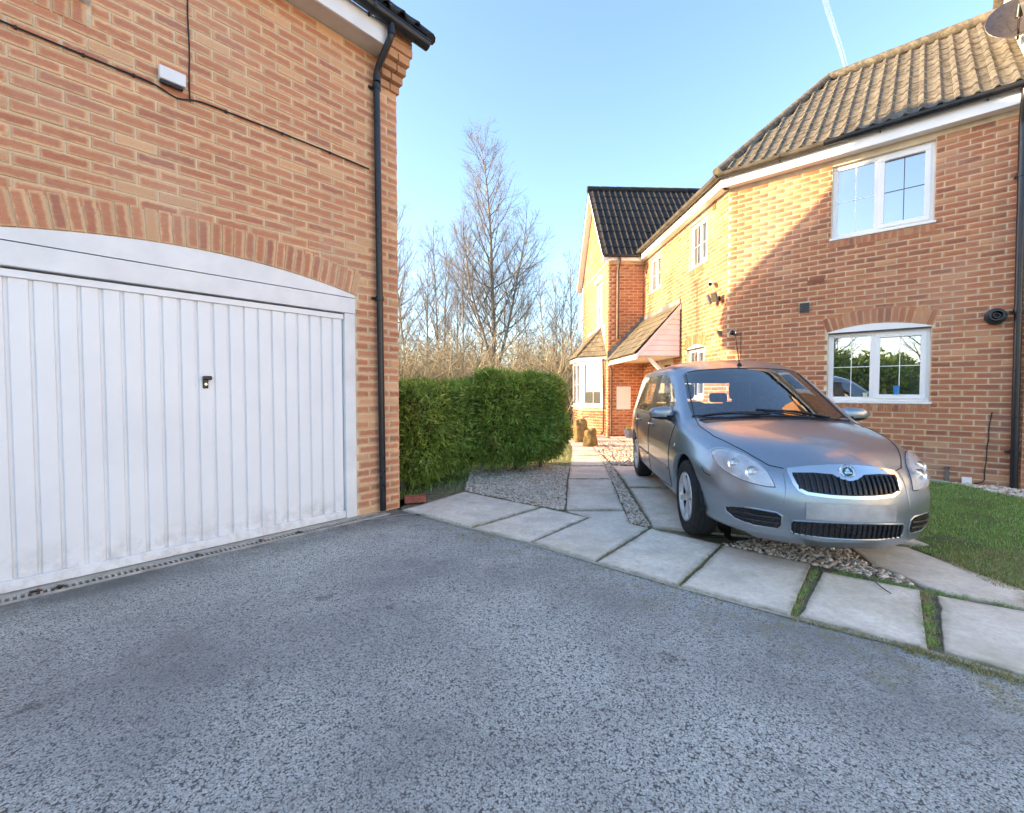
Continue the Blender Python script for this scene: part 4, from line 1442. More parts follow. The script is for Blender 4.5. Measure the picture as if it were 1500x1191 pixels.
def slate_rows(A, B, C, D, rows, cols, parent, mat, th=0.018):
    """flat tiles on the slope quad A-B (eave) to D-C (top); joined per tile"""
    A, B, C, D = map(Vector, (A, B, C, D))
    N = (B - A).cross(D - A).normalized()
    if N.z < 0: N = -N
    for j in range(rows):
        t0, t1 = j / rows, (j + 1.12) / rows
        L0, R0 = A.lerp(D, t0), B.lerp(C, t0)
        L1, R1 = A.lerp(D, min(t1, 1)), B.lerp(C, min(t1, 1))
        wd = (R0 - L0).length
        n = max(1, int(round(wd / ((B - A).length / cols))))
        sh = 0.5 if j % 2 else 0.0
        ks = [0.0] + [(k + 1 - sh) / n for k in range(n)] + [1.0]
        for a, b in zip(ks[:-1], ks[1:]):
            if b - a < 0.12 / n: continue
            a2, b2 = a + 0.02 / n, min(b, 1) - 0.02 / n
            j1 = RND.uniform(-0.003, 0.003)
            p = [L0.lerp(R0, a2), L0.lerp(R0, b2), L1.lerp(R1, b2), L1.lerp(R1, a2)]
            lo, hi = N * (0.006 + j1), N * (0.006 + th + j1)
            MB().box8([p[0] + lo, p[1] + lo, p[2] + N * 0.001, p[3] + N * 0.001, p[0] + hi, p[1] + hi, p[2] + N * (0.008 + j1), p[3] + N * (0.008 + j1)]).build('roof_tile', mat, parent)
slate_rows(FW(*o2[0], zb), FW(*o2[1], zb), FW(*rt0, zt), FW(*rt0, zt - 0.0001), 6, 5, broof, M['tile_small'])
slate_rows(FW(*o2[1], zb), FW(*o2[2], zb), FW(*rt1, zt), FW(*rt0, zt), 6, 7, broof, M['tile_small'])
capline(FW(o2[1][0], o2[1][1], zb + 0.02), FW(rt0[0], 0.0, zt + 0.02), 4, 0.045, M['tile_small'], broof, 'hip_tile')
MB().tube([FW(out[0][0] + 0.03, 0.08, BZ1 - 0.02), FW(out[0][0] + 0.0, 0.06, 0.9), FW(out[0][0] + 0.0, 0.06, 0.12), FW(out[0][0] + 0.05, 0.12, 0.05)], 0.028, 8).build('downpipe', bpy.data.materials['brown_downpipe'], hs, smooth=True)

# porch canopy: lean-to roof with a boarded triangular cheek
CK0, CK1 = 1.87, 4.18
CN = 0.92
CZ0, CZ1 = 2.04, 3.04
porch = MB()
porch.quad(FL(CK0, 0.0, CZ1), FL(CK1, 0.0, CZ1), FL(CK1, CN + 0.06, CZ0 - 0.06), FL(CK0, CN + 0.06, CZ0 - 0.06))
porch = porch.build('porch_roof', M['tile_small'], hs, recalc=False)
slate_rows(FL(CK1, CN + 0.07, CZ0 - 0.05), FL(CK0 - 0.05, CN + 0.07, CZ0 - 0.05), FL(CK0 - 0.05, 0.02, CZ1), FL(CK1, 0.02, CZ1), 7, 10, porch, M['tile_small'], 0.022)
ck = MB()
MB().box8([FL(CK0 + 0.0, 0.03, CZ0 - 0.10), FL(CK0 + 0.0, CN - 0.02, CZ0 - 0.10), FL(CK0 + 0.02, CN - 0.02, CZ0 - 0.10), FL(CK0 + 0.02, 0.03, CZ0 - 0.10),
           FL(CK0 + 0.0, 0.03, CZ1 - 0.09), FL(CK0 + 0.0, CN - 0.02, CZ0 - 0.06), FL(CK0 + 0.02, CN - 0.02, CZ0 - 0.06), FL(CK0 + 0.02, 0.03, CZ1 - 0.09)]).build('cheek_panel', M['pink_board'], porch)
nbd = 9
for i in range(nbd):
    z0 = CZ0 - 0.10 + i * (CZ1 - CZ0 - 0.02) / nbd
    z1 = z0 + (CZ1 - CZ0 - 0.02) / nbd
    nn0 = (CN - 0.05) * max(0.0, 1 - (max(z0, CZ0 - 0.04) - CZ0 + 0.04) / (CZ1 - CZ0 - 0.06))
    nn1 = (CN - 0.05) * max(0.0, 1 - (max(z1, CZ0 - 0.04) - CZ0 + 0.04) / (CZ1 - CZ0 - 0.06))
    nn0, nn1 = max(nn0, 0.05), max(nn1, 0.045)
    MB().box8([FL(CK0 - 0.022, 0.032, z0), FL(CK0 - 0.022, nn0, z0), FL(CK0 - 0.002, nn0, z0), FL(CK0 - 0.002, 0.032, z0),
               FL(CK0 - 0.010, 0.032, z1 - 0.006), FL(CK0 - 0.010, nn1, z1 - 0.006), FL(CK0 - 0.002, nn1, z1 - 0.006), FL(CK0 - 0.002, 0.032, z1 - 0.006)]).build('cladding_board', M['pink_board'], porch)
A, B = Vector(FL(CK0 - 0.05, CN + 0.03, CZ0 - 0.06)), Vector(FL(CK0 - 0.05, 0.02, CZ1 - 0.02))
A2, B2 = Vector(FL(CK0 - 0.024, CN + 0.03, CZ0 - 0.06)), Vector(FL(CK0 - 0.024, 0.02, CZ1 - 0.02))
d = Vector((0, 0, -0.10))
MB().box8([A + d, B + d, B2 + d, A2 + d, A, B, B2, A2]).build('bargeboard', M['pink_board'], porch)
MB().fbox(FL, CK0 - 0.04, CK1, CN, CN + 0.022, CZ0 - 0.17, CZ0 - 0.055).build('fascia', M['upvc'], porch)
MB().fbox(FL, CK0 - 0.0, CK1, 0.016, CN - 0.002, CZ0 - 0.12, CZ0 - 0.105).build('soffit', M['cream'], porch)
br = MB()
br.box8([FL(CK0 + 0.06, 0.62, CZ0 - 0.125), FL(CK0 + 0.06, 0.70, CZ0 - 0.125), FL(CK0 + 0.13, 0.70, CZ0 - 0.125), FL(CK0 + 0.13, 0.62, CZ0 - 0.125)][:0] or
        [FL(CK0 + 0.06, 0.02, CZ0 - 0.72), FL(CK0 + 0.06, 0.10, CZ0 - 0.72), FL(CK0 + 0.13, 0.10, CZ0 - 0.72), FL(CK0 + 0.13, 0.02, CZ0 - 0.72),
         FL(CK0 + 0.06, 0.62, CZ0 - 0.125), FL(CK0 + 0.06, 0.72, CZ0 - 0.125), FL(CK0 + 0.13, 0.72, CZ0 - 0.125), FL(CK0 + 0.13, 0.62, CZ0 - 0.125)])
br.build('bracket', M['upvc'], porch, bevel=0.004)
# lead flashing stepping up the wing wall and along the house wall
fl = MB()
for i in range(8):
    t0 = i / 8
    n0_ = (CN + 0.05) * (1 - t0)
    n1_ = (CN + 0.05) * (1 - (i + 1) / 8)
    z0 = CZ0 - 0.03 + (CZ1 - CZ0) * t0
    ua, ub = 0.955 - n0_, 0.955 - n1_
    fl.fbox(FS, ua, ub, 0.013, 0.018, z0, z0 + 0.24)
fl.build('lead_flashing', M['lead'], porch)
MB().fbox(FL, CK0, CK1, 0.014, 0.03, CZ1 - 0.02, CZ1 + 0.10).build('lead_flashing', M['lead'], porch)
# front door
dr = MB().fbox(FL, DOOR[0] + 0.06, DOOR[1] - 0.06, -0.10, -0.06, 0.03, 1.95).build('door', plain('cream_front_door', (0.66, 0.60, 0.47), 0.5, 0.06, 4), hs, bevel=0.004)
fm = MB()
fm.fbox(FL, DOOR[0], DOOR[0] + 0.06, -0.11, -0.03, 0.02, 2.02)
fm.fbox(FL, DOOR[1] - 0.06, DOOR[1], -0.11, -0.03, 0.02, 2.02)
fm.fbox(FL, DOOR[0] + 0.06, DOOR[1] - 0.06, -0.11, -0.03, 1.955, 2.02)
fm.build('door_frame', M['upvc'], hs, bevel=0.004)
MB().fbox(FL, 2.55, 2.90, -0.06, -0.055, 1.15, 1.80).build('door_pane', M['pane'], dr)

# small things fixed to the near wall
MB().fbox(FR, 1.045, 1.175, -0.02, 0.02, 2.385, 2.535).build('air_vent', M['grey_plastic'], hs, bevel=0.004)
for i in range(5):
    MB().fbox(FR, 1.055, 1.165, 0.0205, 0.030, 2.40 + i * 0.026, 2.412 + i * 0.026).build('vent_slat', M['black_plastic'], hs)
P = FR(FLUE[0], 0.012, FLUE[1])
fx = (FR.n[0], FR.n[1], 0)
flu = MB().lathe(P, fx, [(0.0, 0.0), (0.10, 0.0), (0.10, 0.018), (0.062, 0.03), (0.062, 0.15), (0.052, 0.15), (0.052, 0.03), (0.0, 0.03)], 24).build('flue', M['black_plastic'], hs, smooth=True)
MB().lathe(P, fx, [(0.03, 0.03), (0.03, 0.13), (0.025, 0.13), (0.025, 0.05), (0, 0.05)], 16).build('flue_core', M['grey_plastic'], flu, smooth=True)
dpp = [FR(3.27, 0.20, HZ + 0.13), FR(3.27, 0.19, HZ + 0.02), FR(3.272, 0.09, HZ - 0.16), FR(3.272, 0.075, HZ - 0.24)] + [FR(3.275 + 0.03 * (1 - z / 4.3), 0.075, z) for z in (4.1, 2.0, 0.9, -0.02)]
dph = MB().tube(dpp, 0.036, 12).build('downpipe', M['black_plastic'], hs, smooth=True)
for z in (3.75, 2.15, 0.45):
    c = MB().lathe(FR(3.275 + 0.03 * (1 - z / 4.3), 0.075, z - 0.025), (0, 0, 1), [(0.036, 0), (0.044, 0.002), (0.044, 0.05), (0.036, 0.052)], 14)
    c.fbox(FR, 3.22, 3.345, 0.013, 0.04, z - 0.012, z + 0.012)
    c.build('pipe_clip', M['black_plastic'], dph, smooth=True)
MB().tube([FR(3.112, 0.0155, 0.93)] + [FR(3.10 - 0.004 * k + 0.004 * math.sin(k * 2), 0.018, 0.93 - 0.085 * k) for k in range(1, 11)] + [FR(3.04, 0.03, 0.045), FR(2.97, 0.03, 0.02)], 0.006, 6).build('cable', M['cable'], hs)
tp = MB().tube([FR(2.72, 0.05, -0.02), FR(2.722, 0.05, 0.13), FR(2.725, 0.045, 0.19)], [0.024, 0.02, 0.017], 10).build('pipe_stub', M['grey_plastic'], hs, smooth=True)
MB().lathe(FR(2.725, 0.045, 0.185), (0, 0, 1), [(0.0, -0.01), (0.03, 0.0), (0.032, 0.02), (0.018, 0.03), (0.0, 0.032)], 12).build('pipe_cap', M['grey_plastic'], tp, smooth=True)

# taller neighbouring house whose sunlit end wall stands above the roof
nb = empty('neighbour_house', FR(RL + 0.3, 0, 0), 'taller adjoining house with a sunlit pale end wall above the tiled roof', 'house')
mb = MB()
z9 = 8.2
FE = Frame(FR(RL, 0, 0)[:2], GV, (-RV[0], -RV[1]))       # end wall, u runs back from the front
mb.quad(FE(-0.05, 0, -0.05), FE(4.9, 0, -0.05), FE(4.9, 0, 5.6), FE(-0.05, 0, 5.6))
mb.poly([FE(-0.05, 0, 5.6), FE(4.9, 0, 5.6), FE(2.45, 0, z9)])
mb.quad(FR(RL, 0.05, -0.05), FR(RL + 6, 0.05, -0.05), FR(RL + 6, 0.05, 5.6), FR(RL, 0.05, 5.6))
mb.build('wall', plain('pale_render', (0.62, 0.52, 0.40), 0.9, 0.12, 3, bump=0.25, bscale=90), nb, recalc=False)
nbb = courses(FR, RL + 0.0, RL + 1.1, 0.0, 5.5, [], [], off=0.05)
nfr = Frame(FR(0, 0.05, 0)[:2], FR.u, FR.n)
nbb = [(nfr, b[1], b[2], b[3], b[4]) for b in nbb]
lay_bricks(nbb, BRH, nb, limit=60)
mb = MB()
mb.quad(FE(-0.25, 0.12, 5.45), FE(-0.25, -6, 5.45), FE(2.45, -6, z9 + 0.12), FE(2.45, 0.12, z9 + 0.12))
mb.quad(FE(5.1, 0.12, 5.45), FE(5.1, -6, 5.45), FE(2.45, -6, z9 + 0.12), FE(2.45, 0.12, z9 + 0.12))
mb.build('roof', M['tile_tan'], nb, recalc=False)
# soaker strip where the lower roof meets the end wall
sk = MB()
for i in range(9):
    b0, b1 = -EN + (BR + EN) * i / 9, -EN + (BR + EN) * (i + 1) / 9
    z0 = EZ + (b0 + EN) * math.tan(RP)
    z1 = EZ + (b1 + EN) * math.tan(RP)
    sk.box8([FE(b0, 0.0, z0 + 0.02), FE(b1, 0.0, z1 + 0.02), FE(b1, 0.05, z1 + 0.055), FE(b0, 0.05, z0 + 0.055),
             FE(b0, 0.0, z0 + 0.16), FE(b1, 0.0, z1 + 0.16), FE(b1, 0.035, z1 + 0.16), FE(b0, 0.035, z0 + 0.16)])
sk.build('flashing', M['cream'], nb)
ch = MB()
ch.fbox(FE, 1.2, 1.95, -0.55, 0.02, 6.9, 9.6)
ch.build('chimney', M['brick_h'], nb)
# satellite dish
sd_ = empty('satellite_dish', FE(0.75, 0.1, 5.5), 'dark mesh satellite dish on the sunlit end wall above the roof', 'satellite dish')
dc = Vector(FE(0.55, 0.10, 5.90))
dax = Vector((-0.55, -0.78, 0.30)).normalized()
dishm = plain('dark_mesh_dish', (0.10, 0.10, 0.12), 0.5, 0.2, 20, metal=0.4)
MB().lathe(dc, dax, [(0.0, 0.0), (0.08, 0.004), (0.16, 0.018), (0.24, 0.042), (0.30, 0.07), (0.305, 0.066), (0.24, 0.036), (0.0, -0.006)], 28).build('reflector', dishm, sd_, smooth=True)
fp_ = dc + dax * 0.26 - Vector((0.05, 0, 0.12))
MB().tube([dc - Vector((0, 0, 0.28)) + dax * 0.06, fp_ - Vector((0, 0, 0.08)), fp_], 0.012, 8).build('arm', M['black_plastic'], sd_)
MB().tube([fp_ - dax * 0.02 + Vector((0, 0, -0.05)), fp_ + Vector((0, 0, 0.07)) + dax * 0.02], [0.035, 0.03], 12).build('receiver', M['black_plastic'], sd_, smooth=True)
MB().tube([dc - dax * 0.01, Vector(FE(0.75, 0.03, 5.95)), Vector(FE(0.85, 0.0, 5.9))], 0.022, 8).build('bracket', M['black_plastic'], sd_)
MB().tube([fp_ - Vector((0, 0, 0.05)), fp_ - Vector((0, 0, 0.2)), fp_ - Vector((0.06, -0.02, 0.24)), fp_ - Vector((0.1, -0.05, 0.12))], 0.006, 6).build('cable', M['cable'], sd_)


# ------------------------------------------------------------------ lights and cameras on the house corner
def floodlight(fr, u, z, label, heads, name='security_light'):
    e = empty(name, fr(u, 0.012, z), label, 'light')
    MB().fbox(fr, u - 0.04, u + 0.04, 0.013, 0.055, z - 0.04, z + 0.04).build('base', M['black_plastic'], e, bevel=0.006)
    for (du, an) in heads:
        c = Vector(fr(u + du, 0.13, z + 0.01))
        n = Vector((fr.n[0], fr.n[1], -0.35)).normalized()
        U = Vector((fr.u[0], fr.u[1], 0))
        n = (n + U * an).normalized()
        s = n.cross(UP).normalized()
        t = s.cross(n)
        q = [c + s * a * 0.055 + t * b * 0.085 + n * k for k in (0.0, 0.045) for a, b in ((-1, -1), (1, -1), (1, 1), (-1, 1))]
        h = MB().box8(q).build('lamp_head', M['grey_plastic'], e, bevel=0.008)
        q2 = [c + s * a * 0.046 + t * b * 0.075 + n * k for k in (0.0455, 0.048) for a, b in ((-1, -1), (1, -1), (1, 1), (-1, 1))]
        MB().box8(q2).build('lens', M['chrome'], h)
        MB().tube([Vector(fr(u, 0.05, z)), c], 0.012, 6).build('stem', M['black_plastic'], e)
    return e
floodlight(FL, 0.24, 2.80, 'twin headed dark security floodlight beside the house corner', [(-0.09, -0.3), (0.09, 0.3)])
cb = empty('security_camera', FL(0.40, 0.012, 3.12), 'small white camera above the twin floodlight on the house corner', 'camera')
MB().tube([FL(0.40, 0.014, 3.12), FL(0.40, 0.07, 3.10)], 0.018, 8).build('mount', M['upvc'], cb)
MB().tube([FL(0.46, 0.06, 3.13), FL(0.33, 0.14, 3.07)], [0.036, 0.038], 12).build('body', M['upvc'], cb, smooth=True)
MB().tube([FL(0.33, 0.14, 3.07), FL(0.325, 0.143, 3.067)], 0.030, 12).build('lens', M['lens_black'], cb)
fb2 = empty('wall_sensor', FL(0.18, 0.012, 2.18), 'small dark wedge shaped sensor low on the house corner', 'sensor')
MB().box8([FL(0.14, 0.013, 2.13), FL(0.22, 0.013, 2.13), FL(0.20, 0.05, 2.15), FL(0.16, 0.05, 2.15), FL(0.14, 0.013, 2.23), FL(0.22, 0.013, 2.23), FL(0.20, 0.09, 2.24), FL(0.16, 0.09, 2.24)]).build('housing', M['grey_plastic'], fb2, bevel=0.005)
dl = empty('dome_camera', FR(0.10, 0.012, 2.165), 'round chrome and black dome camera beside the house corner', 'camera')
MB().lathe(FR(0.10, 0.013, 2.165), fx, [(0.0, 0), (0.055, 0), (0.055, 0.02), (0.045, 0.03), (0.0, 0.03)], 18).build('base', M['chrome'], dl, smooth=True)
MB().lathe(FR(0.10, 0.043, 2.165), fx, [(0.042, 0), (0.038, 0.02), (0.024, 0.036), (0.0, 0.042)], 18).build('dome', M['lens_black'], dl, smooth=True)
MB().tube([FR(0.225, 0.017, 2.17 - 0.05 * k) for k in range(12)], 0.005, 5).build('cable', M['cable'], hs)
MB().fbox(FR, 1.14, 1.355, 0.0125, 0.0150, 2.80, 2.865).build('dark_brick', M['plinth'], hs)
MB().fbox(FL, 0.42, 0.52, 0.0, 0.02, 4.42, 4.54).build('air_vent', M['plinth'], hs)

# ------------------------------------------------------------------ hedge
def leaf_cloud(P, N, rng, ln, wd, droop=0.35):
    n = len(P)
    d = N + rng.normal(0, 0.75, (n, 3))
    d[:, 2] -= droop
    d /= np.linalg.norm(d, axis=1)[:, None]
    s = np.cross(d, rng.normal(0, 1, (n, 3)))
    s /= np.linalg.norm(s, axis=1)[:, None]
    L = (ln * rng.lognormal(0, 0.3, n))[:, None]
    W = (wd * rng.uniform(0.7, 1.3, n))[:, None]
    V = np.stack([P, P + d * L * 0.45 + s * W, P + d * L, P + d * L * 0.45 - s * W], 1)
    return V.reshape(-1, 3), np.arange(n * 4).reshape(-1, 4)


def hedge(label, c, ax, L, D, H, zb, nleaf, seed, group):
    rng = np.random.default_rng(seed)
    ax = np.array(ax) / np.linalg.norm(ax)
    ay = np.array([-ax[1], ax[0]])
    e = empty('hedge', (c[0], c[1], 0), label, 'hedge', group)
    half = np.array([L / 2, D / 2, (H - zb) / 2])
    # rounded-box samples, pushed about by noise
    p = rng.normal(0, 1, (nleaf * 2, 3))
    p /= np.abs(p).max(1)[:, None]
    p += rng.normal(0, 0.0, p.shape)
    q = np.sign(p) * np.abs(p)
    nrm = q / np.linalg.norm(q * (np.abs(q) > 0.8) + q * 0.25, axis=1)[:, None]
    rr = 1.0 / (np.abs(q) ** 5).sum(1) ** (1 / 5.0)
    loc = q * rr[:, None] * half
    keep = loc[:, 2] > -half[2] * 0.99
    loc, nrm = loc[keep][:nleaf], nrm[keep][:nleaf]
    bump = np.array([noise.noise(Vector((x * 2.3 + seed, y * 2.3, z * 3.2))) * 0.12 + noise.noise(Vector((x * 7 + seed, y * 7, z * 9))) * 0.07 for x, y, z in loc])
    skirt = np.clip((-loc[:, 2] / half[2] - 0.35) / 0.65, 0, 1)
    bump -= skirt * 0.22 * (0.5 + 0.7 * rng.random(len(loc)))
    dep = -np.abs(rng.normal(0, 0.05, len(loc)))
    loc = loc + nrm * (bump + dep)[:, None]
    P = np.stack([c[0] + ax[0] * loc[:, 0] + ay[0] * loc[:, 1], c[1] + ax[1] * loc[:, 0] + ay[1] * loc[:, 1], loc[:, 2] + (H + zb) / 2], 1)
    N = np.stack([ax[0] * nrm[:, 0] + ay[0] * nrm[:, 1], ax[1] * nrm[:, 0] + ay[1] * nrm[:, 1], nrm[:, 2]], 1)
    # ragged holes near the ground and in the thin patches
    th = np.array([noise.noise(Vector((x * 2.9 + 4, y * 2.9, z * 2.9 + seed))) for x, y, z in P])
    ok = (P[:, 2] > 0.03) & ((th > -0.42) | (rng.random(len(P)) < 0.45))
    P, N = P[ok], N[ok]
    V, F = leaf_cloud(P, N, rng, 0.070, 0.0105)
    mesh_np('foliage', V, F, M['yew'], e)
    # twiggy dark interior
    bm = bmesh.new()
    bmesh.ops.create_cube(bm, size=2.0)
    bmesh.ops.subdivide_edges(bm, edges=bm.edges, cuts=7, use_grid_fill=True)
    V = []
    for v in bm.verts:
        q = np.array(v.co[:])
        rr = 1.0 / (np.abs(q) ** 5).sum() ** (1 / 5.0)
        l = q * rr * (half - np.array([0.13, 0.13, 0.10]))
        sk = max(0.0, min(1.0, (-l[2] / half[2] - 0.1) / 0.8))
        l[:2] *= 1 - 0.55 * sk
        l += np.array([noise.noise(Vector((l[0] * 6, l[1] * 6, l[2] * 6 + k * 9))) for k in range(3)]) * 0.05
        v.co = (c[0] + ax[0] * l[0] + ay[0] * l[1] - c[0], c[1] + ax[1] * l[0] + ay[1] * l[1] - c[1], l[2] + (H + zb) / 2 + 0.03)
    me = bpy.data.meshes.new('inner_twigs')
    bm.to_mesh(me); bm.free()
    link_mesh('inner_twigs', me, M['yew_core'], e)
    for k in range(5):
        t = (k + 0.5) / 5 - 0.5 + rng.normal(0, 0.05)
        b = Vector((c[0] + ax[0] * t * L * 0.8, c[1] + ax[1] * t * L * 0.8, -0.03))
        MB().tube([b, b + Vector((rng.normal(0, 0.04), rng.normal(0, 0.04), 0.25)), b + Vector((rng.normal(0, 0.08), rng.normal(0, 0.08), 0.6))], [0.03, 0.024, 0.016], 6).build('stem', M['bark'], e)
    return e


hedge('broad clipped green hedge in the middle of the bed, beside the slab path', (-0.03, 6.66), (0.854, 0.52), 1.44, 1.05, 1.44, 0.06, 44000, 21, None)
hedge('shorter looser green hedge tucked against the garage corner', (-1.12, 5.98), (0.42, 0.91), 1.5, 0.95, 1.30, 0.02, 26000, 22, None)

# grass under and behind the hedge
_g = scatter([(-1.6, 4.9), (-0.62, 5.25), (-0.5, 6.0), (0.5, 6.7), (0.95, 6.75), (1.0, 7.2), (1.25, 10.2), (-4, 10.5), (-3.5, 7.2)], 26000, _r)
blades('garden_grass', _g, 0.055, 0.0035, 31, M['blade'], 'tufted sunlit grass under and behind the hedges', -0.04, 0.6)
tag(MB().poly([(-2.5, 4.7, -0.02), (-0.6, 5.3, -0.02), (0.9, 6.6, -0.02), (1.27, 10.4, -0.02), (-9, 11.0, -0.02), (-6, 8.6, -0.02)]).build('garden', M['turf'], recalc=False), kind='structure')


# ------------------------------------------------------------------ bare trees
def ring_tubes(branches, name, mat, parent):
    VV, FF = [], []
    off = 0
    for pts, rad, k in branches:
        pts = np.asarray(pts)
        m = len(pts)
        d = np.gradient(pts, axis=0)
        d /= np.linalg.norm(d, axis=1)[:, None] + 1e-9
        a = np.array([0.31, 0.87, 0.12]) if abs(d[0, 2]) > 0.8 else np.array([0.1, 0.2, 1.0])
        s = np.cross(d, a)
        s /= np.linalg.norm(s, axis=1)[:, None] + 1e-9
        t = np.cross(d, s)
        an = np.arange(k) * 2 * math.pi / k
        R = np.asarray(rad)[:, None, None]
        V = pts[:, None, :] + (s[:, None, :] * np.cos(an)[None, :, None] + t[:, None, :] * np.sin(an)[None, :, None]) * R
        VV.append(V.reshape(-1, 3))
        i = np.arange(m - 1)[:, None] * k
        j = np.arange(k)[None, :]
        jn = (j + 1) % k
        FF.append((np.stack([i + j, i + jn, i + k + jn, i + k + j], -1) + off).reshape(-1, 4))
        off += m * k
    return mesh_np(name, np.concatenate(VV), np.concatenate(FF), mat, parent, smooth=True)


def limb(rng, p0, d, L, m, wig, up):
    pts = [np.array(p0, float)]
    d = np.array(d, float)
    for i in range(m):
        d = d + rng.normal(0, wig, 3) + np.array([0, 0, up])
        d /= np.linalg.norm(d)
        pts.append(pts[-1] + d * L / m)
    return np.array(pts), d


def tree_parts(seed, H, r0, width, nprim, start, nsec, nter, elev, fork=False):
    rng = np.random.default_rng(seed)
    trunk, crown = [], []
    tp, _ = limb(rng, (0, 0, -0.1), (0.02, 0, 1), H, 16, 0.025, 0.05)
    tr = r0 * (1 - np.linspace(0, 1, 17)) ** 0.85 + 0.006
    trunk.append((tp, tr, 8))
    leaders = [(tp, tr)]
    if fork:
        for q in range(2):
            i = 2 + q
            fp, _ = limb(rng, tp[i], (rng.choice([-1, 1]) * 0.30, rng.normal(0, 0.15), 1), H * (0.62 - 0.1 * q), 12, 0.03, 0.07)
            fr_ = tr[i] * 0.62 * (1 - np.linspace(0, 1, 13)) ** 0.8 + 0.005
            trunk.append((fp, fr_, 7))
            leaders.append((fp, fr_))
    for (lp, lr) in leaders:
        HL = lp[-1, 2] - lp[0, 2]
        npp = int(nprim * (1.0 if lp is tp else 0.4))
        for b in range(npp):
            f = start + (0.98 - start) * (b + rng.random()) / npp
            x = f * (len(lp) - 1)
            i = min(int(x), len(lp) - 2)
            p = lp[i] + (lp[i + 1] - lp[i]) * (x - i)
            az = b * 2.4 + rng.normal(0, 0.4)
            prof = (1 - f) ** 0.75 * (0.55 + 0.45 * min(1, f / 0.35))
            L = width * (0.16 + prof) * rng.uniform(0.75, 1.2) * (1.0 if lp is tp else 0.7)
            el = math.radians(rng.normal(elev, 8))
            d = np.array([math.cos(az) * math.cos(el), math.sin(az) * math.cos(el), math.sin(el)])
            pr = max(0.006, min(lr[i] * 0.55, 0.007 + L * 0.007))
            bp, _ = limb(rng, p, d, L, 6, 0.06, 0.10)
            br_ = pr * (1 - np.linspace(0, 1, 7)) ** 0.8 + 0.0035
            crown.append((bp, br_, 4))
            ns = max(2, int(nsec * (0.35 + L / width)))
            for s in range(ns):
                g = 0.22 + 0.76 * (s + rng.random()) / ns
                y = g * 6
                i2 = min(int(y), 5)
                q = bp[i2] + (bp[i2 + 1] - bp[i2]) * (y - i2)
                dd = bp[i2 + 1] - bp[i2]
                dd = dd / np.linalg.norm(dd) + rng.normal(0, 0.55, 3)
                dd /= np.linalg.norm(dd)
                L2 = L * (0.16 + 0.34 * (1 - g)) * rng.uniform(0.7, 1.3) + 0.12
                sp, _ = limb(rng, q, dd, L2, 4, 0.10, 0.12)
                crown.append((sp, np.linspace(max(0.0045, br_[i2] * 0.5), 0.0028, 5), 3))
                for t in range(nter):
                    z = rng.uniform(0.25, 1.0) * 4
                    i3 = min(int(z), 3)
                    q3 = sp[i3] + (sp[i3 + 1] - sp[i3]) * (z - i3)
                    d3 = (sp[i3 + 1] - sp[i3])
                    d3 = d3 / np.linalg.norm(d3) + rng.normal(0, 0.6, 3)
                    d3 /= np.linalg.norm(d3)
                    tp3, _ = limb(rng, q3, d3, L2 * rng.uniform(0.3, 0.7) + 0.06, 3, 0.10, 0.12)
                    crown.append((tp3, np.linspace(0.0034, 0.002, 4), 3))
    return trunk, crown


def make_tree(label, loc, args, group, mat='bark', sx=1.0):
    e = empty('bare_tree', (loc[0], loc[1], 0), label, 'tree', group)
    tr_, cr_ = tree_parts(*args)
    sh = np.array([loc[0], loc[1], 0])
    ring_tubes([(p + sh, r, k) for p, r, k in tr_], 'trunk', M[mat], e)
    ring_tubes([(p + sh, r, k) for p, r, k in cr_], 'crown', M['twig'], e)
    return e


def copy_tree(src, label, loc, scale, rz, group):
    e = src.copy()
    COL.objects.link(e)
    e.location = (loc[0], loc[1], 0)
    e.scale = (scale[0], scale[0], scale[1])
    e.rotation_euler = (0, 0, rz)
    tag(e, label, 'tree', group)
    for ch in list(src.children):
        c = ch.copy()
        c.parent = e
        COL.objects.link(c)
    return e


GT = 'bare trees beyond the garden'
big = make_tree('tallest bare tree with a pale forked trunk, rising behind the hedge', (-0.93, 22), (5, 13.3, 0.15, 4.4, 62, 0.19, 13, 6, 42, True), None)
t1 = make_tree('slim bare tree rising just left of the tallest tree', (-2.2, 20), (9, 7.6, 0.05, 2.3, 30, 0.18, 8, 4, 44), None)
t2 = make_tree('thin bare tree between the tallest tree and the gabled wing', (1.9, 25), (14, 8.3, 0.05, 2.2, 32, 0.15, 8, 4, 48), None)
OT = 'slender bare tree in the row beyond the garden'
for i, (x, y, s, h, src, rz) in enumerate([(-4.9, 19.5, 1.15, 1.22, t1, 1.0), (-4.0, 25, 1.2, 1.22, t2, 2.0), (-3.2, 27, 1.1, 1.10, t1, 3.0), (-2.0, 27, 1.0, 1.0, t2, 4.1), (0.3, 28, 1.0, 0.95, t1, 5.0), (1.2, 29, 1.0, 1.02, t2, 0.6),
                                           (2.5, 21.5, 0.8, 0.86, t1, 2.2), (3.3, 25, 1.0, 1.08, t2, 5.5), (2.95, 30, 1.2, 1.2, t1, 0.3), (-4.6, 15, 0.9, 0.92, t2, 3.6), (-6.5, 22, 1.2, 1.1, t1, 4.7), (-1.4, 31, 1.2, 1.1, t2, 2.9)]):
    copy_tree(src, OT, (x, y), (s, h), rz, GT)
for i, (x, y, s, h, src, rz) in enumerate([(-5.6, 24, 1.3, 1.25, t2, 0.9), (-3.5, 23, 1.1, 1.1, t2, 5.3), (-5.2, 28, 1.4, 1.3, t1, 3.3)]):
    copy_tree(src, OT, (x, y), (s, h), rz, GT)
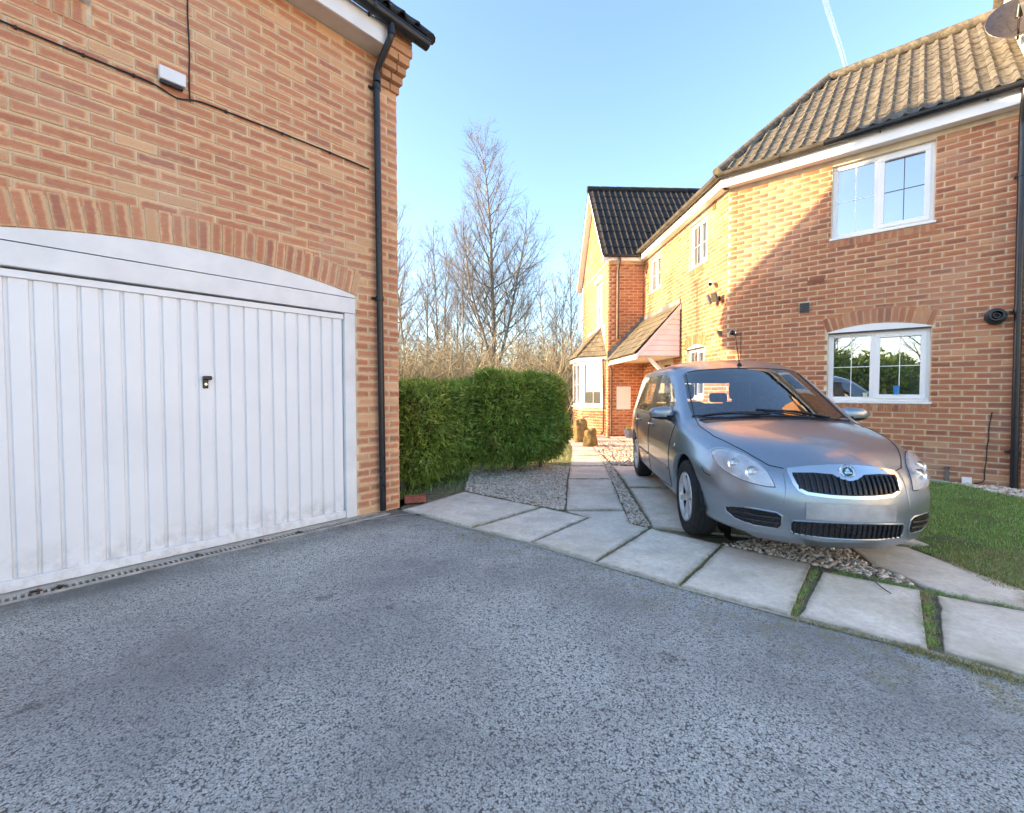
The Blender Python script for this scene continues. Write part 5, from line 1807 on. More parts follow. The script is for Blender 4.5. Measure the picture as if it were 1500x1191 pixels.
# trees behind the garage, whose branches shade the long wall, and trees across the drive
for i, (x, y, s, h, src, rz) in enumerate([(-8.2, 8.9, 0.9, 0.92, t2, 1.1), (-9.5, 10.3, 1.0, 0.98, t1, 2.1), (-7.2, 11.4, 0.8, 0.85, t2, 4.0)]):
    copy_tree(src, 'bare tree standing behind the garage', (x, y), (s, h), rz, 'bare trees behind the garage')
for i, (x, y, s, h, src, rz) in enumerate([(-11, -7, 1.3, 1.0, t1, 0.4), (-13.5, -10, 1.5, 1.2, t2, 1.4), (-9, -11, 1.4, 1.1, t1, 2.8), (-16, -8, 1.5, 1.2, t2, 5.1), (-5, -14, 1.4, 1.1, t1, 3.5)]):
    copy_tree(src, 'bare tree across the drive behind the photographer', (x, y), (s, h), rz, 'bare trees across the drive')


def thicket(name, label, box, n, hlo, hhi, seed, mat):
    rng = np.random.default_rng(seed)
    br = []
    for i in range(n):
        x, y = rng.uniform(box[0], box[1]), rng.uniform(box[2], box[3])
        h = rng.uniform(hlo, hhi)
        d = np.array([rng.normal(0, 0.35), rng.normal(0, 0.3), 1.0])
        p, _ = limb(rng, (x, y, -0.05), d, h, 5, 0.16, -0.02)
        br.append((p, np.linspace(0.014, 0.006, 6), 3))
        for s in range(5):
            k = rng.integers(1, 5)
            dd = np.array([rng.normal(0, 0.8), rng.normal(0, 0.8), 0.6])
            q, _ = limb(rng, p[k], dd, h * rng.uniform(0.15, 0.4), 3, 0.2, 0.0)
            br.append((q, np.linspace(0.008, 0.0045, 4), 3))
    o = ring_tubes(br, name, mat, None)
    return tag(o, label, 'scrub', kind='stuff')


thicket('scrub', 'tangled straw coloured scrub beyond the hedge', (-9, 3.4, 13.5, 21), 1700, 1.3, 3.6, 41, M['scrub'])
thicket('undergrowth', 'dense low brown undergrowth below the bare trees', (-12, 5, 20, 30), 1900, 1.8, 4.8, 42, M['scrub'])
thicket('scrub_across_drive', 'tangled scrub across the drive behind the photographer', (-18, -4, -14, -7), 700, 1.2, 3.2, 43, M['scrub'])
rngs = np.random.default_rng(61)
for (x, y, r, h) in ((-9.5, -4.6, 1.5, 2.7), (-11.5, -6.8, 2.0, 3.4), (-8.3, -7.2, 1.6, 2.6), (-13.8, -9.0, 2.2, 3.8), (-10.4, -10.0, 2.0, 3.0)):
    e = empty('evergreen_shrub', (x, y, 0), 'tall olive evergreen shrub across the drive behind the photographer', 'shrub', 'evergreen shrubs across the drive')
    n0_ = 3600
    q = rngs.normal(0, 1, (n0_, 3)); q /= np.linalg.norm(q, axis=1)[:, None]
    k_ = rngs.uniform(0.55, 1.0, n0_)[:, None] * (1 + 0.22 * np.array([noise.noise(Vector(v) * 2.3 + Vector((x, y, 0))) for v in q])[:, None])
    Pq = q * k_ * np.array([r, r, h / 2]) + np.array([x, y, h / 2 + 0.2])
    V, F = leaf_cloud(Pq, q, rngs, 0.26, 0.07, 0.1)
    mesh_np('foliage', V, F, M['yew'], e)
    MB().tube([(x, y, -0.1), (x + 0.1, y, h * 0.5), (x, y + 0.1, h * 0.9)], [0.12, 0.09, 0.03], 7).build('trunk', M['bark'], e)
rngl = np.random.default_rng(51)
n_ = 30000
Pl = np.stack([rngl.uniform(-10, 3.2, n_), rngl.uniform(14, 26, n_), np.abs(rngl.normal(0, 1.5, n_))], 1)
V, F = leaf_cloud(Pl, np.zeros((n_, 3)), rngl, 0.08, 0.022, 0.1)
tag(mesh_np('scrub_leaves', V, F, rand_mat('olive_scrub_leaves', [(0.0, (0.11, 0.11, 0.045)), (0.5, (0.21, 0.21, 0.09)), (1.0, (0.32, 0.30, 0.15))], 0.7, trans=0.3)), 'olive and yellow leaves in the scrub beyond the hedge', 'foliage', kind='stuff')

# ------------------------------------------------------------------ contrail far up in the sky
ct = NT('ice_cloud')
ct.p(col=(0.9, 0.92, 0.95), rough=1.0, spec=0.0)
cm = ct.n('ShaderNodeBsdfTransparent')
fac = ct.ramp(ct.noise(0.006, 4, 0.6), [(0.3, 0.03), (0.7, 0.13)])
cmx = ct.n('ShaderNodeMixShader', {0: fac, 1: cm.outputs[0], 2: ct.b.outputs[0]})
ct.t.links.new(cmx.outputs[0], ct.out.inputs['Surface'])
CT = [(2701, 4052, 3505), (2797, 4107, 3364), (2893, 4153, 3222), (2970, 4188, 3105), (3036, 4223, 2991), (3083, 4249, 2905)]
con = MB()
con.tube([Vector(p) for p in CT], [15, 14, 12, 11, 9, 5], 8)
con.tube([Vector(p) + Vector((30, 0, 4)) for p in CT], [8, 7, 6, 5, 4, 2], 8)
co = con.build('contrail', ct.m, None, smooth=True)
tag(co, 'thin white aircraft contrail high in the blue sky', 'contrail')

# ------------------------------------------------------------------ small things
def boulder(label, c, s, seed, tall):
    bm = bmesh.new()
    bmesh.ops.create_cube(bm, size=2.0)
    bmesh.ops.subdivide_edges(bm, edges=bm.edges, cuts=9, use_grid_fill=True)
    for v in bm.verts:
        q = v.co.copy()
        n5 = (abs(q.x) ** 5 + abs(q.y) ** 5 + abs(q.z) ** 5) ** 0.2
        q = q / n5
        k = 1 + 0.34 * noise.noise(q * 1.4 + Vector((seed, 0, 0))) + 0.16 * noise.noise(q * 3.6 + Vector((0, seed, 0))) + 0.06 * noise.noise(q * 9 + Vector((0, seed, 3)))
        tp = 1 - 0.18 * max(0, q.z)
        v.co = (q.x * s[0] * k * tp + q.z * 0.02, q.y * s[1] * k * tp, (q.z * k + 0.96) * s[2])
    me = bpy.data.meshes.new('boulder')
    bm.to_mesh(me); bm.free()
    o = link_mesh('boulder', me, M['boulder'], None, True, loc=(c[0], c[1], -0.02))
    o.rotation_euler = (0, 0, seed)
    return tag(o, label, 'stone', None)


boulder('taller mossy sandstone boulder by the bay window', (1.62, 10.62), (0.17, 0.15, 0.27), 1.7, 1)
boulder('smaller leaning mossy sandstone boulder beside the taller one', (1.68, 9.62), (0.135, 0.12, 0.20), 4.2, 0)


def pot(name, label, c, r, h, mat, plant):
    e = empty(name, (c[0], c[1], 0.012), label, 'plant pot')
    MB().lathe((c[0], c[1], 0.014), (0, 0, 1), [(0, 0), (r * 0.72, 0), (r * 0.95, h * 0.85), (r * 1.05, h * 0.86), (r * 1.05, h), (r * 0.92, h), (r * 0.88, h * 0.8), (0, h * 0.8)], 20).build('body', mat, e, smooth=True)
    rg = np.random.default_rng(int(c[0] * 100))
    n = 60
    P = np.stack([c[0] + rg.normal(0, r * 0.35, n), c[1] + rg.normal(0, r * 0.35, n), np.full(n, h * 0.8)], 1)
    V, F = leaf_cloud(P, np.tile([0, 0, 1.4], (n, 1)), rg, plant, 0.008, -0.4)
    mesh_np('plant', V, F, M['dry_blade'], e)
pot('plant_pot', 'slate blue glazed plant pot by the porch wall', (2.98, 11.45), 0.125, 0.20, plain('blue_glaze', (0.13, 0.16, 0.26), 0.35, 0.2, 8), 0.16)
pot('plant_pot', 'white plant pot against the porch by the front door', (3.28, 11.35), 0.12, 0.34, plain('white_glaze', (0.70, 0.69, 0.68), 0.4, 0.1, 8), 0.10)
pot('plant_pot', 'terracotta plant pot half hidden behind the taller boulder', (1.47, 11.6), 0.14, 0.24, plain('terracotta', (0.38, 0.16, 0.09), 0.85, 0.2, 12), 0.14)
rb = MB().box8([(x, y, z) for z in (0.013, 0.078) for x, y in ((-1.118, 4.665), (-0.913, 4.735), (-0.945, 4.832), (-1.150, 4.762))])
o = rb.build('loose_brick', plain('red_brick', (0.42, 0.13, 0.085), 0.9, 0.25, 18, bump=0.4, bscale=120), None, bevel=0.004)
tag(o, 'loose red brick lying on the slab at the garage corner', 'brick')
st = MB().tube([(2.21, 2.80, 0.018), (2.215, 2.72, 0.026), (2.195, 2.64, 0.02), (2.185, 2.56, 0.018)], [0.005, 0.0045, 0.004, 0.0025], 6).build('fallen_twig', M['twig'])
tag(st, 'thin fallen twig lying on the pale slab before the car', 'twig')
st = MB().tube([(3.28, 3.55, 0.03), (3.4, 3.45, 0.04), (3.55, 3.44, 0.03)], [0.005, 0.004, 0.003], 6).build('fallen_twig', M['twig'])
tag(st, 'short fallen twig lying in the lawn beside the car', 'twig')
ps = MB().fbox(FR, 2.86, 2.95, 0.05, 0.07, -0.01, 0.10).build('plastic_offcut', M['upvc'], None, bevel=0.004)
tag(ps, 'small white plastic offcut leaning at the foot of the house wall', 'offcut')
# things on the window sill inside are seen as a cup and a jar against the pane
for (u, col, h, r, lab) in ((2.20, (0.03, 0.25, 0.62), 0.12, 0.035, 'blue plastic cup standing on the ledge of the lower window'), (1.86, (0.62, 0.66, 0.52), 0.06, 0.028, 'small pale jar standing on the ledge of the lower window')):
    z0 = LWN[2] + 0.05 + (0.048 if u > 1.95 else 0.014)
    n0_ = -0.05 - 0.06 + 0.03 + r + 0.001
    c = MB().lathe(FR(u, n0_, z0), (0, 0, 1), [(0, 0), (r * 0.8, 0), (r, h), (r * 0.93, h), (r * 0.75, 0.006), (0, 0.006)], 16)
    tag(c.build('cup' if col[2] > 0.6 else 'jar', plain('cup_%d' % int(u * 100), col, 0.4, 0.1), None, smooth=True), lab, 'cup' if col[2] > 0.6 else 'jar')

# ------------------------------------------------------------------ added house out of view beside the camera, bounces sun into the shade
oh = empty('added_bounce_house', (9.6, -3.5, 0), 'added unseen pale house beside the camera, bouncing sunlight onto the garage', 'house')
OX, OY0, OY1, OZ = 9.6, -9.5, 2.0, 5.2
FO = Frame((OX, OY1), (0, -1), (-1, 0))
OL = OY1 - OY0
ow = [(1.2, 2.6, 0.9, 2.1), (4.2, 5.6, 0.9, 2.1), (8.2, 9.8, 0.9, 2.1), (1.2, 2.4, 3.5, 4.6), (4.2, 5.4, 3.5, 4.6), (8.4, 9.6, 3.5, 4.6), (6.4, 7.4, 0.0, 2.05)]
mb = MB()
sheet(mb, FO, 0, OL, -0.05, OZ, ow, 0.0, 0.1)
mb.build('wall', plain('cream_render', (0.80, 0.78, 0.74), 0.9, 0.08, 2, bump=0.2, bscale=90), oh, recalc=False)
mb = MB()
for y in (OY0, OY1):
    mb.poly([(OX, y, -0.05), (OX + 7, y, -0.05), (OX + 7, y, OZ), (OX + 3.5, y, OZ + 2.6), (OX, y, OZ)])
mb.quad((OX + 7, OY0, -0.05), (OX + 7, OY1, -0.05), (OX + 7, OY1, OZ), (OX + 7, OY0, OZ))
mb.build('rear_wall', bpy.data.materials['cream_render'], oh, recalc=False)
mb = MB()
for (xa, xb) in ((OX - 0.3, OX + 3.5), (OX + 7.3, OX + 3.5)):
    mb.quad((xa, OY0 - 0.2, OZ - 0.1), (xa, OY1 + 0.2, OZ - 0.1), (xb, OY1 + 0.2, OZ + 2.7), (xb, OY0 - 0.2, OZ + 2.7))
mb.build('roof', M['tile_tan'], oh, recalc=False)
for w_ in ow[:-1]:
    window(oh, FO, *w_)
MB().fbox(FO, 6.45, 7.35, -0.09, -0.05, 0.0, 2.0).build('door', M['black_plastic'], oh, bevel=0.004)

# ------------------------------------------------------------------ the parked car
car = empty('parked_car', (0, 0, 0), 'silver blue hatchback parked on the slabs before the house', 'car')


def car_paint():
    t = NT('silver_blue_metallic_paint')
    fl = t.voro(900, t.objco())
    fleck = t.ramp(t.n('ShaderNodeSeparateColor', {0: fl.outputs['Color']}).outputs[0], [(0.0, (0.23, 0.275, 0.325)), (1.0, (0.39, 0.44, 0.49))])
    d = t.noise(2.0, 3, 0.5, t.objco())
    col = t.mix(t.ramp(d, [(0.40, 0.0), (0.80, 0.15)]), fleck, (0.30, 0.28, 0.26))
    t.p(col=col, metal=0.75, rough=t.ramp(d, [(0.25, 0.27), (0.85, 0.38)]), coat=0.6, coatr=0.06)
    return t.m


def car_glass():
    t = NT('car_glass')
    t.t.nodes.remove(t.b)
    fr = t.n('ShaderNodeFresnel', {'IOR': 1.75})
    tr = t.n('ShaderNodeBsdfTransparent', {'Color': (0.84, 0.90, 0.92, 1)})
    gl = t.n('ShaderNodeBsdfGlossy', {'Color': (1, 1, 1, 1), 'Roughness': 0.015})
    f2 = t.math('ADD', t.math('MULTIPLY', fr.outputs[0], 1.3), 0.09, clamp=True)
    mx = t.n('ShaderNodeMixShader', {0: f2, 1: tr.outputs[0], 2: gl.outputs[0]})
    t.t.links.new(mx.outputs[0], t.out.inputs['Surface'])
    return t.m


def lens_glass():
    t = NT('clear_lens')
    t.t.nodes.remove(t.b)
    fr = t.n('ShaderNodeFresnel', {'IOR': 1.5})
    tr = t.n('ShaderNodeBsdfTransparent', {'Color': (0.93, 0.95, 0.97, 1)})
    gl = t.n('ShaderNodeBsdfGlossy', {'Color': (1, 1, 1, 1), 'Roughness': 0.05})
    f2 = t.math('ADD', t.math('MULTIPLY', fr.outputs[0], 1.2), 0.06, clamp=True)
    mx = t.n('ShaderNodeMixShader', {0: f2, 1: tr.outputs[0], 2: gl.outputs[0]})
    hz = t.n('ShaderNodeBsdfDiffuse', {'Color': (0.85, 0.87, 0.90, 1)})
    mx2 = t.n('ShaderNodeMixShader', {0: 0.22, 1: mx.outputs[0], 2: hz.outputs[0]})     # hazed polycarbonate
    t.t.links.new(mx2.outputs[0], t.out.inputs['Surface'])
    return t.m


def reflector():
    t = NT('lamp_reflector')
    w = t.n('ShaderNodeTexWave', {'Scale': 55.0, 'Distortion': 1.5, 'Vector': t.objco()})
    n_ = t.noise(14, 3, 0.5, t.objco())
    t.p(col=t.ramp(n_, [(0.3, (0.42, 0.44, 0.46)), (0.7, (0.86, 0.87, 0.88))]), metal=0.55, rough=0.28, nor=t.bump(w.outputs['Fac'], 0.35, 0.004))
    return t.m


M['paint'] = car_paint()
M['cglass'] = car_glass()
M['lens'] = lens_glass()
M['reflector'] = reflector()
M['seat'] = plain('dark_grey_seat_cloth', (0.11, 0.12, 0.14), 0.95, 0.2, 20)
M['dash'] = plain('dark_dashboard', (0.10, 0.105, 0.115), 0.7, 0.2, 20)
M['gap'] = plain('dark_shut_line', (0.012, 0.012, 0.013), 0.8, 0.1)
M['grille_black'] = plain('gloss_black_grille', (0.012, 0.012, 0.014), 0.28, 0.2, 10)
M['alloy'] = plain('silver_alloy_wheel', (0.70, 0.70, 0.70), 0.34, 0.12, 12, metal=0.75)
M['disc'] = plain('brake_disc', (0.03, 0.029, 0.028), 0.6, 0.3, 20, metal=0.5)


def S(xs, ys, zs): return list(zip(xs, ys, zs))


ST = [
    S([-1.82, -1.87, -1.91, -1.91, -1.89, -1.885, -1.76, -1.74, -1.76, -1.77], [.66, .74, .79, .80, .785, .775, .675, .60, .35, 0], [.24, .31, .50, .70, .95, .98, 1.42, 1.50, 1.555, 1.57]),
    S([-1.62] * 6 + [-1.54, -1.53, -1.53, -1.53], [.70, .80, .845, .855, .825, .808, .69, .615, .36, 0], [.21, .27, .48, .70, .94, .97, 1.45, 1.53, 1.585, 1.60]),
    S([-1.12] * 6 + [-1.08] * 4, [.70, .81, .85, .86, .83, .812, .70, .625, .37, 0], [.19, .25, .47, .70, .935, .965, 1.47, 1.55, 1.61, 1.625]),
    S([-0.26] * 6 + [-0.26] * 4, [.70, .81, .85, .86, .83, .812, .70, .625, .37, 0], [.18, .24, .46, .69, .93, .96, 1.47, 1.55, 1.61, 1.625]),
    S([-0.14] * 6 + [-0.15] * 4, [.70, .81, .85, .86, .83, .812, .70, .625, .37, 0], [.18, .24, .46, .69, .93, .96, 1.468, 1.548, 1.606, 1.62]),
    S([.18] * 6 + [.05, .05, .06, .07], [.70, .81, .85, .86, .83, .812, .695, .62, .37, 0], [.18, .24, .46, .69, .925, .955, 1.45, 1.53, 1.585, 1.60]),
    S([.48] * 6 + [.26, .32, .40, .43], [.70, .81, .85, .86, .828, .81, .69, .618, .368, 0], [.18, .24, .46, .69, .92, .95, 1.39, 1.435, 1.475, 1.487]),
    S([.72] * 6 + [.58, .64, .73, .76], [.70, .81, .85, .86, .823, .805, .735, .675, .385, 0], [.18, .24, .46, .685, .912, .94, 1.18, 1.215, 1.255, 1.27]),
    S([.97] * 5 + [.95, .98, 1.01, 1.09, 1.13], [.70, .81, .85, .86, .812, .792, .755, .715, .41, 0], [.18, .24, .46, .68, .90, .925, .945, .96, .995, 1.005]),
    S([1.15] * 6 + [1.16, 1.18, 1.24, 1.27], [.70, .81, .85, .858, .80, .775, .735, .67, .385, 0], [.18, .24, .46, .67, .865, .89, .915, .94, .975, .985]),
    S([1.45] * 6 + [1.46, 1.47, 1.51, 1.53], [.70, .80, .845, .85, .785, .755, .705, .63, .365, 0], [.18, .24, .45, .64, .805, .835, .865, .895, .93, .94]),
    S([1.74, 1.76, 1.77, 1.76, 1.75, 1.75, 1.765, 1.78, 1.84, 1.87], [.67, .77, .815, .81, .745, .71, .66, .585, .34, 0], [.18, .24, .43, .59, .725, .755, .785, .81, .85, .862]),
    S([1.88, 1.92, 1.94, 1.93, 1.905, 1.90, 1.92, 1.95, 2.02, 2.055], [.60, .67, .715, .715, .675, .64, .58, .48, .26, 0], [.18, .23, .41, .55, .655, .68, .70, .715, .74, .748]),
]
# real proportions: the cage above is drawn a little tall and wide
for _s in ST:
    for _j, (_x, _y, _z) in enumerate(_s):
        tw = 1.0 if _x < 1.3 else 1.0 - 0.10 * min(1.0, (_x - 1.3) / 0.6) ** 1.5
        _s[_j] = (_x, _y * 0.945 * tw, _z if _z < 0.3 else 0.3 + (_z - 0.3) * 0.93)
NX, NY = len(ST), 10


def front_pt(c, k):
    L = ST[-1]
    s = L[5 + c][1] / L[5][1]
    if k == 5: return L[5 + c]
    xs, ys, zs = L[k]
    xc = [2.10, 2.165, 2.20, 2.185, 2.135, 2.05][k]
    zc = [.18, .235, .402, .542, .649, .717][k]
    f = 1 - s ** 2.4
    return (xs + (xc - xs) * f, ys * s, zs + (zc - zs) * (1 - s ** 2))


def rear_pt(c, k):
    L = ST[0]
    s = L[7 + c][1] / L[7][1]
    if k == 7: return L[7 + c]
    xs, ys, zs = L[k]
    xc = [-1.93, -1.99, -2.03, -2.0, -1.98, -1.97, -1.85, -1.77][k]
    f = 1 - s ** 2.4
    return (xs + (xc - xs) * f, ys * s, zs)


bm = bmesh.new()
vd = {}


def vert(p):
    k = (round(p[0], 5), round(p[1], 5), round(p[2], 5))
    if k not in vd: vd[k] = bm.verts.new(p)
    return vd[k]


def face(ps, mi):
    vs = []
    for p in ps:
        v = vert(p)
        if v not in vs: vs.append(v)
    if len(vs) < 3: return
    try:
        f = bm.faces.new(vs)
        f.material_index = mi
    except ValueError:
        pass


for sgn in (1, -1):
    m = lambda p: (p[0], p[1] * sgn, p[2])
    for i in range(NX - 1):
        for j in range(NY - 1):
            mi = 0
            if j == 5:
                if i in (1, 2, 4, 5, 6): mi = 2
                if i == 3: mi = 4
            if j in (7, 8) and i in (6, 7): mi = 1
            face([m(ST[i][j]), m(ST[i + 1][j]), m(ST[i + 1][j + 1]), m(ST[i][j + 1])], mi)
        a, b = ST[i][0], ST[i + 1][0]
        face([m(a), m(b), (b[0], 0, b[2]), (a[0], 0, a[2])], 5)
    for c in range(4):
        for k in range(5):
            face([m(front_pt(c, k)), m(front_pt(c + 1, k)), m(front_pt(c + 1, k + 1)), m(front_pt(c, k + 1))], 0)
    for c in range(2):
        for k in range(7):
            face([m(rear_pt(c, k)), m(rear_pt(c + 1, k)), m(rear_pt(c + 1, k + 1)), m(rear_pt(c, k + 1))], 3 if k == 5 else 0)
bmesh.ops.recalc_face_normals(bm, faces=bm.faces)
cl = bm.edges.layers.float.get('crease_edge') or bm.edges.layers.float.new('crease_edge')
def crease(p, q, c):
    for sg in (1, -1):
        a, b = vd.get((round(p[0], 5), round(p[1] * sg, 5), round(p[2], 5))), vd.get((round(q[0], 5), round(q[1] * sg, 5), round(q[2], 5)))
        if a and b:
            e = bm.edges.get((a, b))
            if e: e[cl] = max(e[cl], c)
for i in range(NX - 1):
    if i >= 8: crease(ST[i][4], ST[i + 1][4], 0.35)
    crease(ST[i][3], ST[i + 1][3], 0.25)
    crease(ST[i][5], ST[i + 1][5], 0.45)
    crease(ST[i][1], ST[i + 1][1], 0.4)
    if i < 6: crease(ST[i][6], ST[i + 1][6], 0.35)
for j in range(7, 9):
    crease(ST[6][j], ST[6][j + 1], 0.5)
    crease(ST[8][j], ST[8][j + 1], 0.7)
    crease(ST[7][7], ST[8][7], 0.3)
for c in range(4):
    crease(front_pt(c, 5), front_pt(c + 1, 5), 0.55)
    crease(front_pt(c, 1), front_pt(c + 1, 1), 0.5)
tm = bpy.data.meshes.new('car_cage')
bm.to_mesh(tm)
bm.free()
to = bpy.data.objects.new('car_cage', tm)
COL.objects.link(to)
sm = to.modifiers.new('s', 'SUBSURF')
sm.levels = sm.render_levels = 4
dg = bpy.context.evaluated_depsgraph_get()
dg.update()
em = to.evaluated_get(dg).to_mesh()
cv = [v.co.copy() for v in em.vertices]
cf = [(tuple(p.vertices), p.material_index) for p in em.polygons]
to.evaluated_get(dg).to_mesh_clear()
bpy.data.objects.remove(to)
BVH = BVHTree.FromPolygons(cv, [f for f, _ in cf])

AXF, AXR, WR, AR = 1.304, -1.304, 0.305, 0.345


def in_arch(p, R):
    for ax in (AXF, AXR):
        if abs(p.y) > 0.45 and math.hypot(p.x - ax, p.z - 0.315) < R: return ax
    return None


def split_mesh(name, mis, mat, parent, arch=False, smooth=True, want=None):
    use, fs = {}, []
    vs = []
    for f, mi in cf:
        if mi not in mis: continue
        if want is not None and not want(sum((cv[i] for i in f), Vector()) / len(f)): continue
        if arch:
            c = sum((cv[i] for i in f), Vector()) / len(f)
            if in_arch(c, AR): continue
        g = []
        for i in f:
            if i not in use:
                use[i] = len(vs)
                vs.append(cv[i].copy())
            g.append(use[i])
        fs.append(tuple(g))
    me = bpy.data.meshes.new(name)
    me.from_pydata(vs, [], fs)
    if arch:
        b = bmesh.new()
        b.from_mesh(me)
        edge = [v for v in b.verts if v.is_boundary]
        for v in edge:
            for ax in (AXF, AXR):
                d = math.hypot(v.co.x - ax, v.co.z - 0.315)
                if abs(v.co.y) > 0.45 and d < AR + 0.07 and v.co.z > 0.1:
                    v.co.x = ax + (v.co.x - ax) * AR / d
                    v.co.z = 0.315 + (v.co.z - 0.315) * AR / d
        # roll the wheel-arch lip inwards
        be = [e for e in b.edges if e.is_boundary and all(abs(v.co.y) > 0.45 and any(abs(math.hypot(v.co.x - ax, v.co.z - 0.315) - AR) < 0.004 for ax in (AXF, AXR)) for v in e.verts)]
        r = bmesh.ops.extrude_edge_only(b, edges=be)
        for v in r['geom']:
            if isinstance(v, bmesh.types.BMVert):
                v.co.y -= math.copysign(0.045, v.co.y)
        b.to_mesh(me)
        b.free()
    return link_mesh(name, me, mat, parent, smooth)


body = split_mesh('body', (0,), M['paint'], car, True)
split_mesh('underbody', (5,), M['black_rubber'], car, True)
split_mesh('windscreen', (1,), M['cglass'], car)
for _s in (1, -1):
    split_mesh('front_side_window', (2,), M['cglass'], car, want=lambda c: c.y * _s > 0 and c.x > -0.2)
    split_mesh('rear_side_window', (2,), M['cglass'], car, want=lambda c: c.y * _s > 0 and c.x < -0.2)
split_mesh('rear_window', (3,), M['cglass'], car)
for _s in (1, -1):
    split_mesh('door_pillar', (4,), M['black_plastic'], car, want=lambda c: c.y * _s > 0)


def hit(o, d):
    l, n, i, t = BVH.ray_cast(Vector(o), Vector(d).normalized())
    if l is None: return None, None
    if n.dot(Vector(d)) > 0: n = -n
    return l, n


def front(y, z):
    return hit((3.5, y, z), (-1, 0, 0))


def side(x, z, s):
    return hit((x, 2.0 * s, z), (0, -s, 0))


def above(x, y):
    return hit((x, y, 3.0), (0, 0, -1))


from mathutils.geometry import delaunay_2d_cdt


def patch(name, outline, fn, off, mat, parent, step=0.02, skirt=0.012, smooth=True):
    """a panel following the body surface: outline in the 2-D space of fn"""
    n = len(outline)
    dense = []
    for i in range(n):
        a, b = Vector(outline[i]), Vector(outline[(i + 1) % n])
        k = max(1, int((b - a).length / step))
        dense += [a.lerp(b, t / k) for t in range(k)]
    xs = [p.x for p in dense]
    ys = [p.y for p in dense]
    pts = list(dense)
    P2 = np.array([[p.x, p.y] for p in dense])
    gx, gy = np.meshgrid(np.arange(min(xs) + step / 2, max(xs), step), np.arange(min(ys) + step / 2, max(ys), step))
    gx, gy = gx.ravel(), gy.ravel()
    ok = inside(P2, gx, gy)
    for x, y in zip(gx[ok], gy[ok]):
        if np.min((P2[:, 0] - x) ** 2 + (P2[:, 1] - y) ** 2) > (step * 0.45) ** 2:
            pts.append(Vector((x, y)))
    m = len(dense)
    v2, _, f2, _, _, _ = delaunay_2d_cdt(pts, [(i, (i + 1) % m) for i in range(m)], [list(range(m))], 1, 1e-5)
    vs, nn = [], []
    for p in v2:
        l, nr2 = fn(p.x, p.y)
        if l is None:
            l, nr2 = Vector((0, 0, 0)), Vector((0, 0, 1))
        vs.append(l + nr2 * off)
        nn.append(nr2)
    k = len(vs)
    fs = [tuple(f) for f in f2]
    if skirt:
        for i in range(m):
            vs.append(vs[i] - nn[i] * (skirt + off))
        for i in range(m):
            fs.append((i, (i + 1) % m, k + (i + 1) % m, k + i))
    mb = MB()
    mb.add(vs, fs)
    return mb.build(name, mat, parent, smooth=smooth)


def surf_line(name, pts, fn, r, mat, parent, off=0.0005):
    q = []
    for i in range(len(pts) - 1):
        a, b = Vector(pts[i]), Vector(pts[i + 1])
        k = max(2, int((b - a).length / 0.03))
        for t in range(k):
            p = a.lerp(b, t / k)
            l, n = fn(p.x, p.y)
            if l is not None: q.append(l + n * off)
    l, n = fn(*pts[-1])
    if l is not None: q.append(l + n * off)
    if len(q) > 1:
        return MB().tube(q, r, 6).build(name, mat, parent, smooth=True)


def mirror(o): return [(-y, z) for y, z in o]


# ---- lamps, grille, bumper
HEAD = [(.672, .722), (.645, .742), (.60, .748), (.557, .741), (.52, .726), (.485, .702), (.455, .672), (.432, .640), (.415, .595), (.406, .554), (.445, .551), (.489, .557), (.53, .564), (.569, .576), (.605, .592), (.636, .615), (.66, .645), (.672, .68)]
for s in (1, -1):
    ol = [(y * s, z) for y, z in HEAD]
    big = [(y * s + (y - 0.545) * 0.035 * s, z + (z - 0.65) * 0.05) for y, z in HEAD]
    hl = patch('headlight', big, front, 0.0012, M['gap'], car, 0.018, 0.004)
    patch('reflector', ol, front, 0.0025, M['reflector'], hl, 0.014, 0.002)
    for (y, z, r) in ((0.505, 0.625, 0.045), (0.585, 0.665, 0.040)):
        l, n = front(y * s, z)
        d = (n * 0.35 + Vector((1, 0, 0))).normalized()
        MB().lathe(l + n * 0.001, d, [(r, 0.002), (r * 1.02, 0.012), (r * 0.82, 0.010), (r * 0.55, 0.004), (r * 0.45, 0.014), (0, 0.020)], 20).build('lamp_bowl', M['chrome'], hl, smooth=True)
    patch('lens', ol, front, 0.022, M['lens'], hl, 0.016, 0.0)
    fg = [(.642 * s, .372), (.53 * s, .398), (.40 * s, .392), (.372 * s, .375), (.368 * s, .31), (.385 * s, .283), (.50 * s, .280), (.59 * s, .298), (.632 * s, .335)]
    fi = patch('bumper_intake', fg, front, 0.0015, M['grille_black'], car, 0.02, 0.003)
    rim_ = [front(y, z)[0] + front(y, z)[1] * 0.002 for y, z in fg]
    MB().tube(rim_ + [rim_[0]], 0.006, 6).build('intake_rim', M['paint'], fi, smooth=True)
    for k in range(2):
        z = 0.318 + 0.035 * k
        surf_line('intake_bar', [(.385 * s, z + .004), (.50 * s, z), (.60 * s, z + .004)], front, 0.006, M['black_plastic'], fi, 0.006)
GR = [(-.318, .668), (-.20, .690), (-.09, .700), (0, .704), (.09, .700), (.20, .690), (.318, .668), (.324, .645), (.312, .58), (.29, .542), (.25, .522), (.12, .512), (0, .510), (-.12, .512), (-.25, .522), (-.29, .542), (-.312, .58), (-.324, .645)]
gs = patch('grille_surround', GR, front, 0.004, M['chrome'], car, 0.02, 0.006)
GI = [(-.30, .645), (-.19, .652), (-.09, .648), (-.055, .625), (0, .612), (.055, .625), (.09, .648), (.19, .652), (.30, .645), (.303, .63), (.292, .585), (.272, .556), (.24, .540), (.12, .530), (0, .528), (-.12, .530), (-.24, .540), (-.272, .556), (-.292, .585), (-.303, .63)]
gi = patch('grille', GI, front, 0.0065, M['grille_black'], car, 0.02, 0.003)
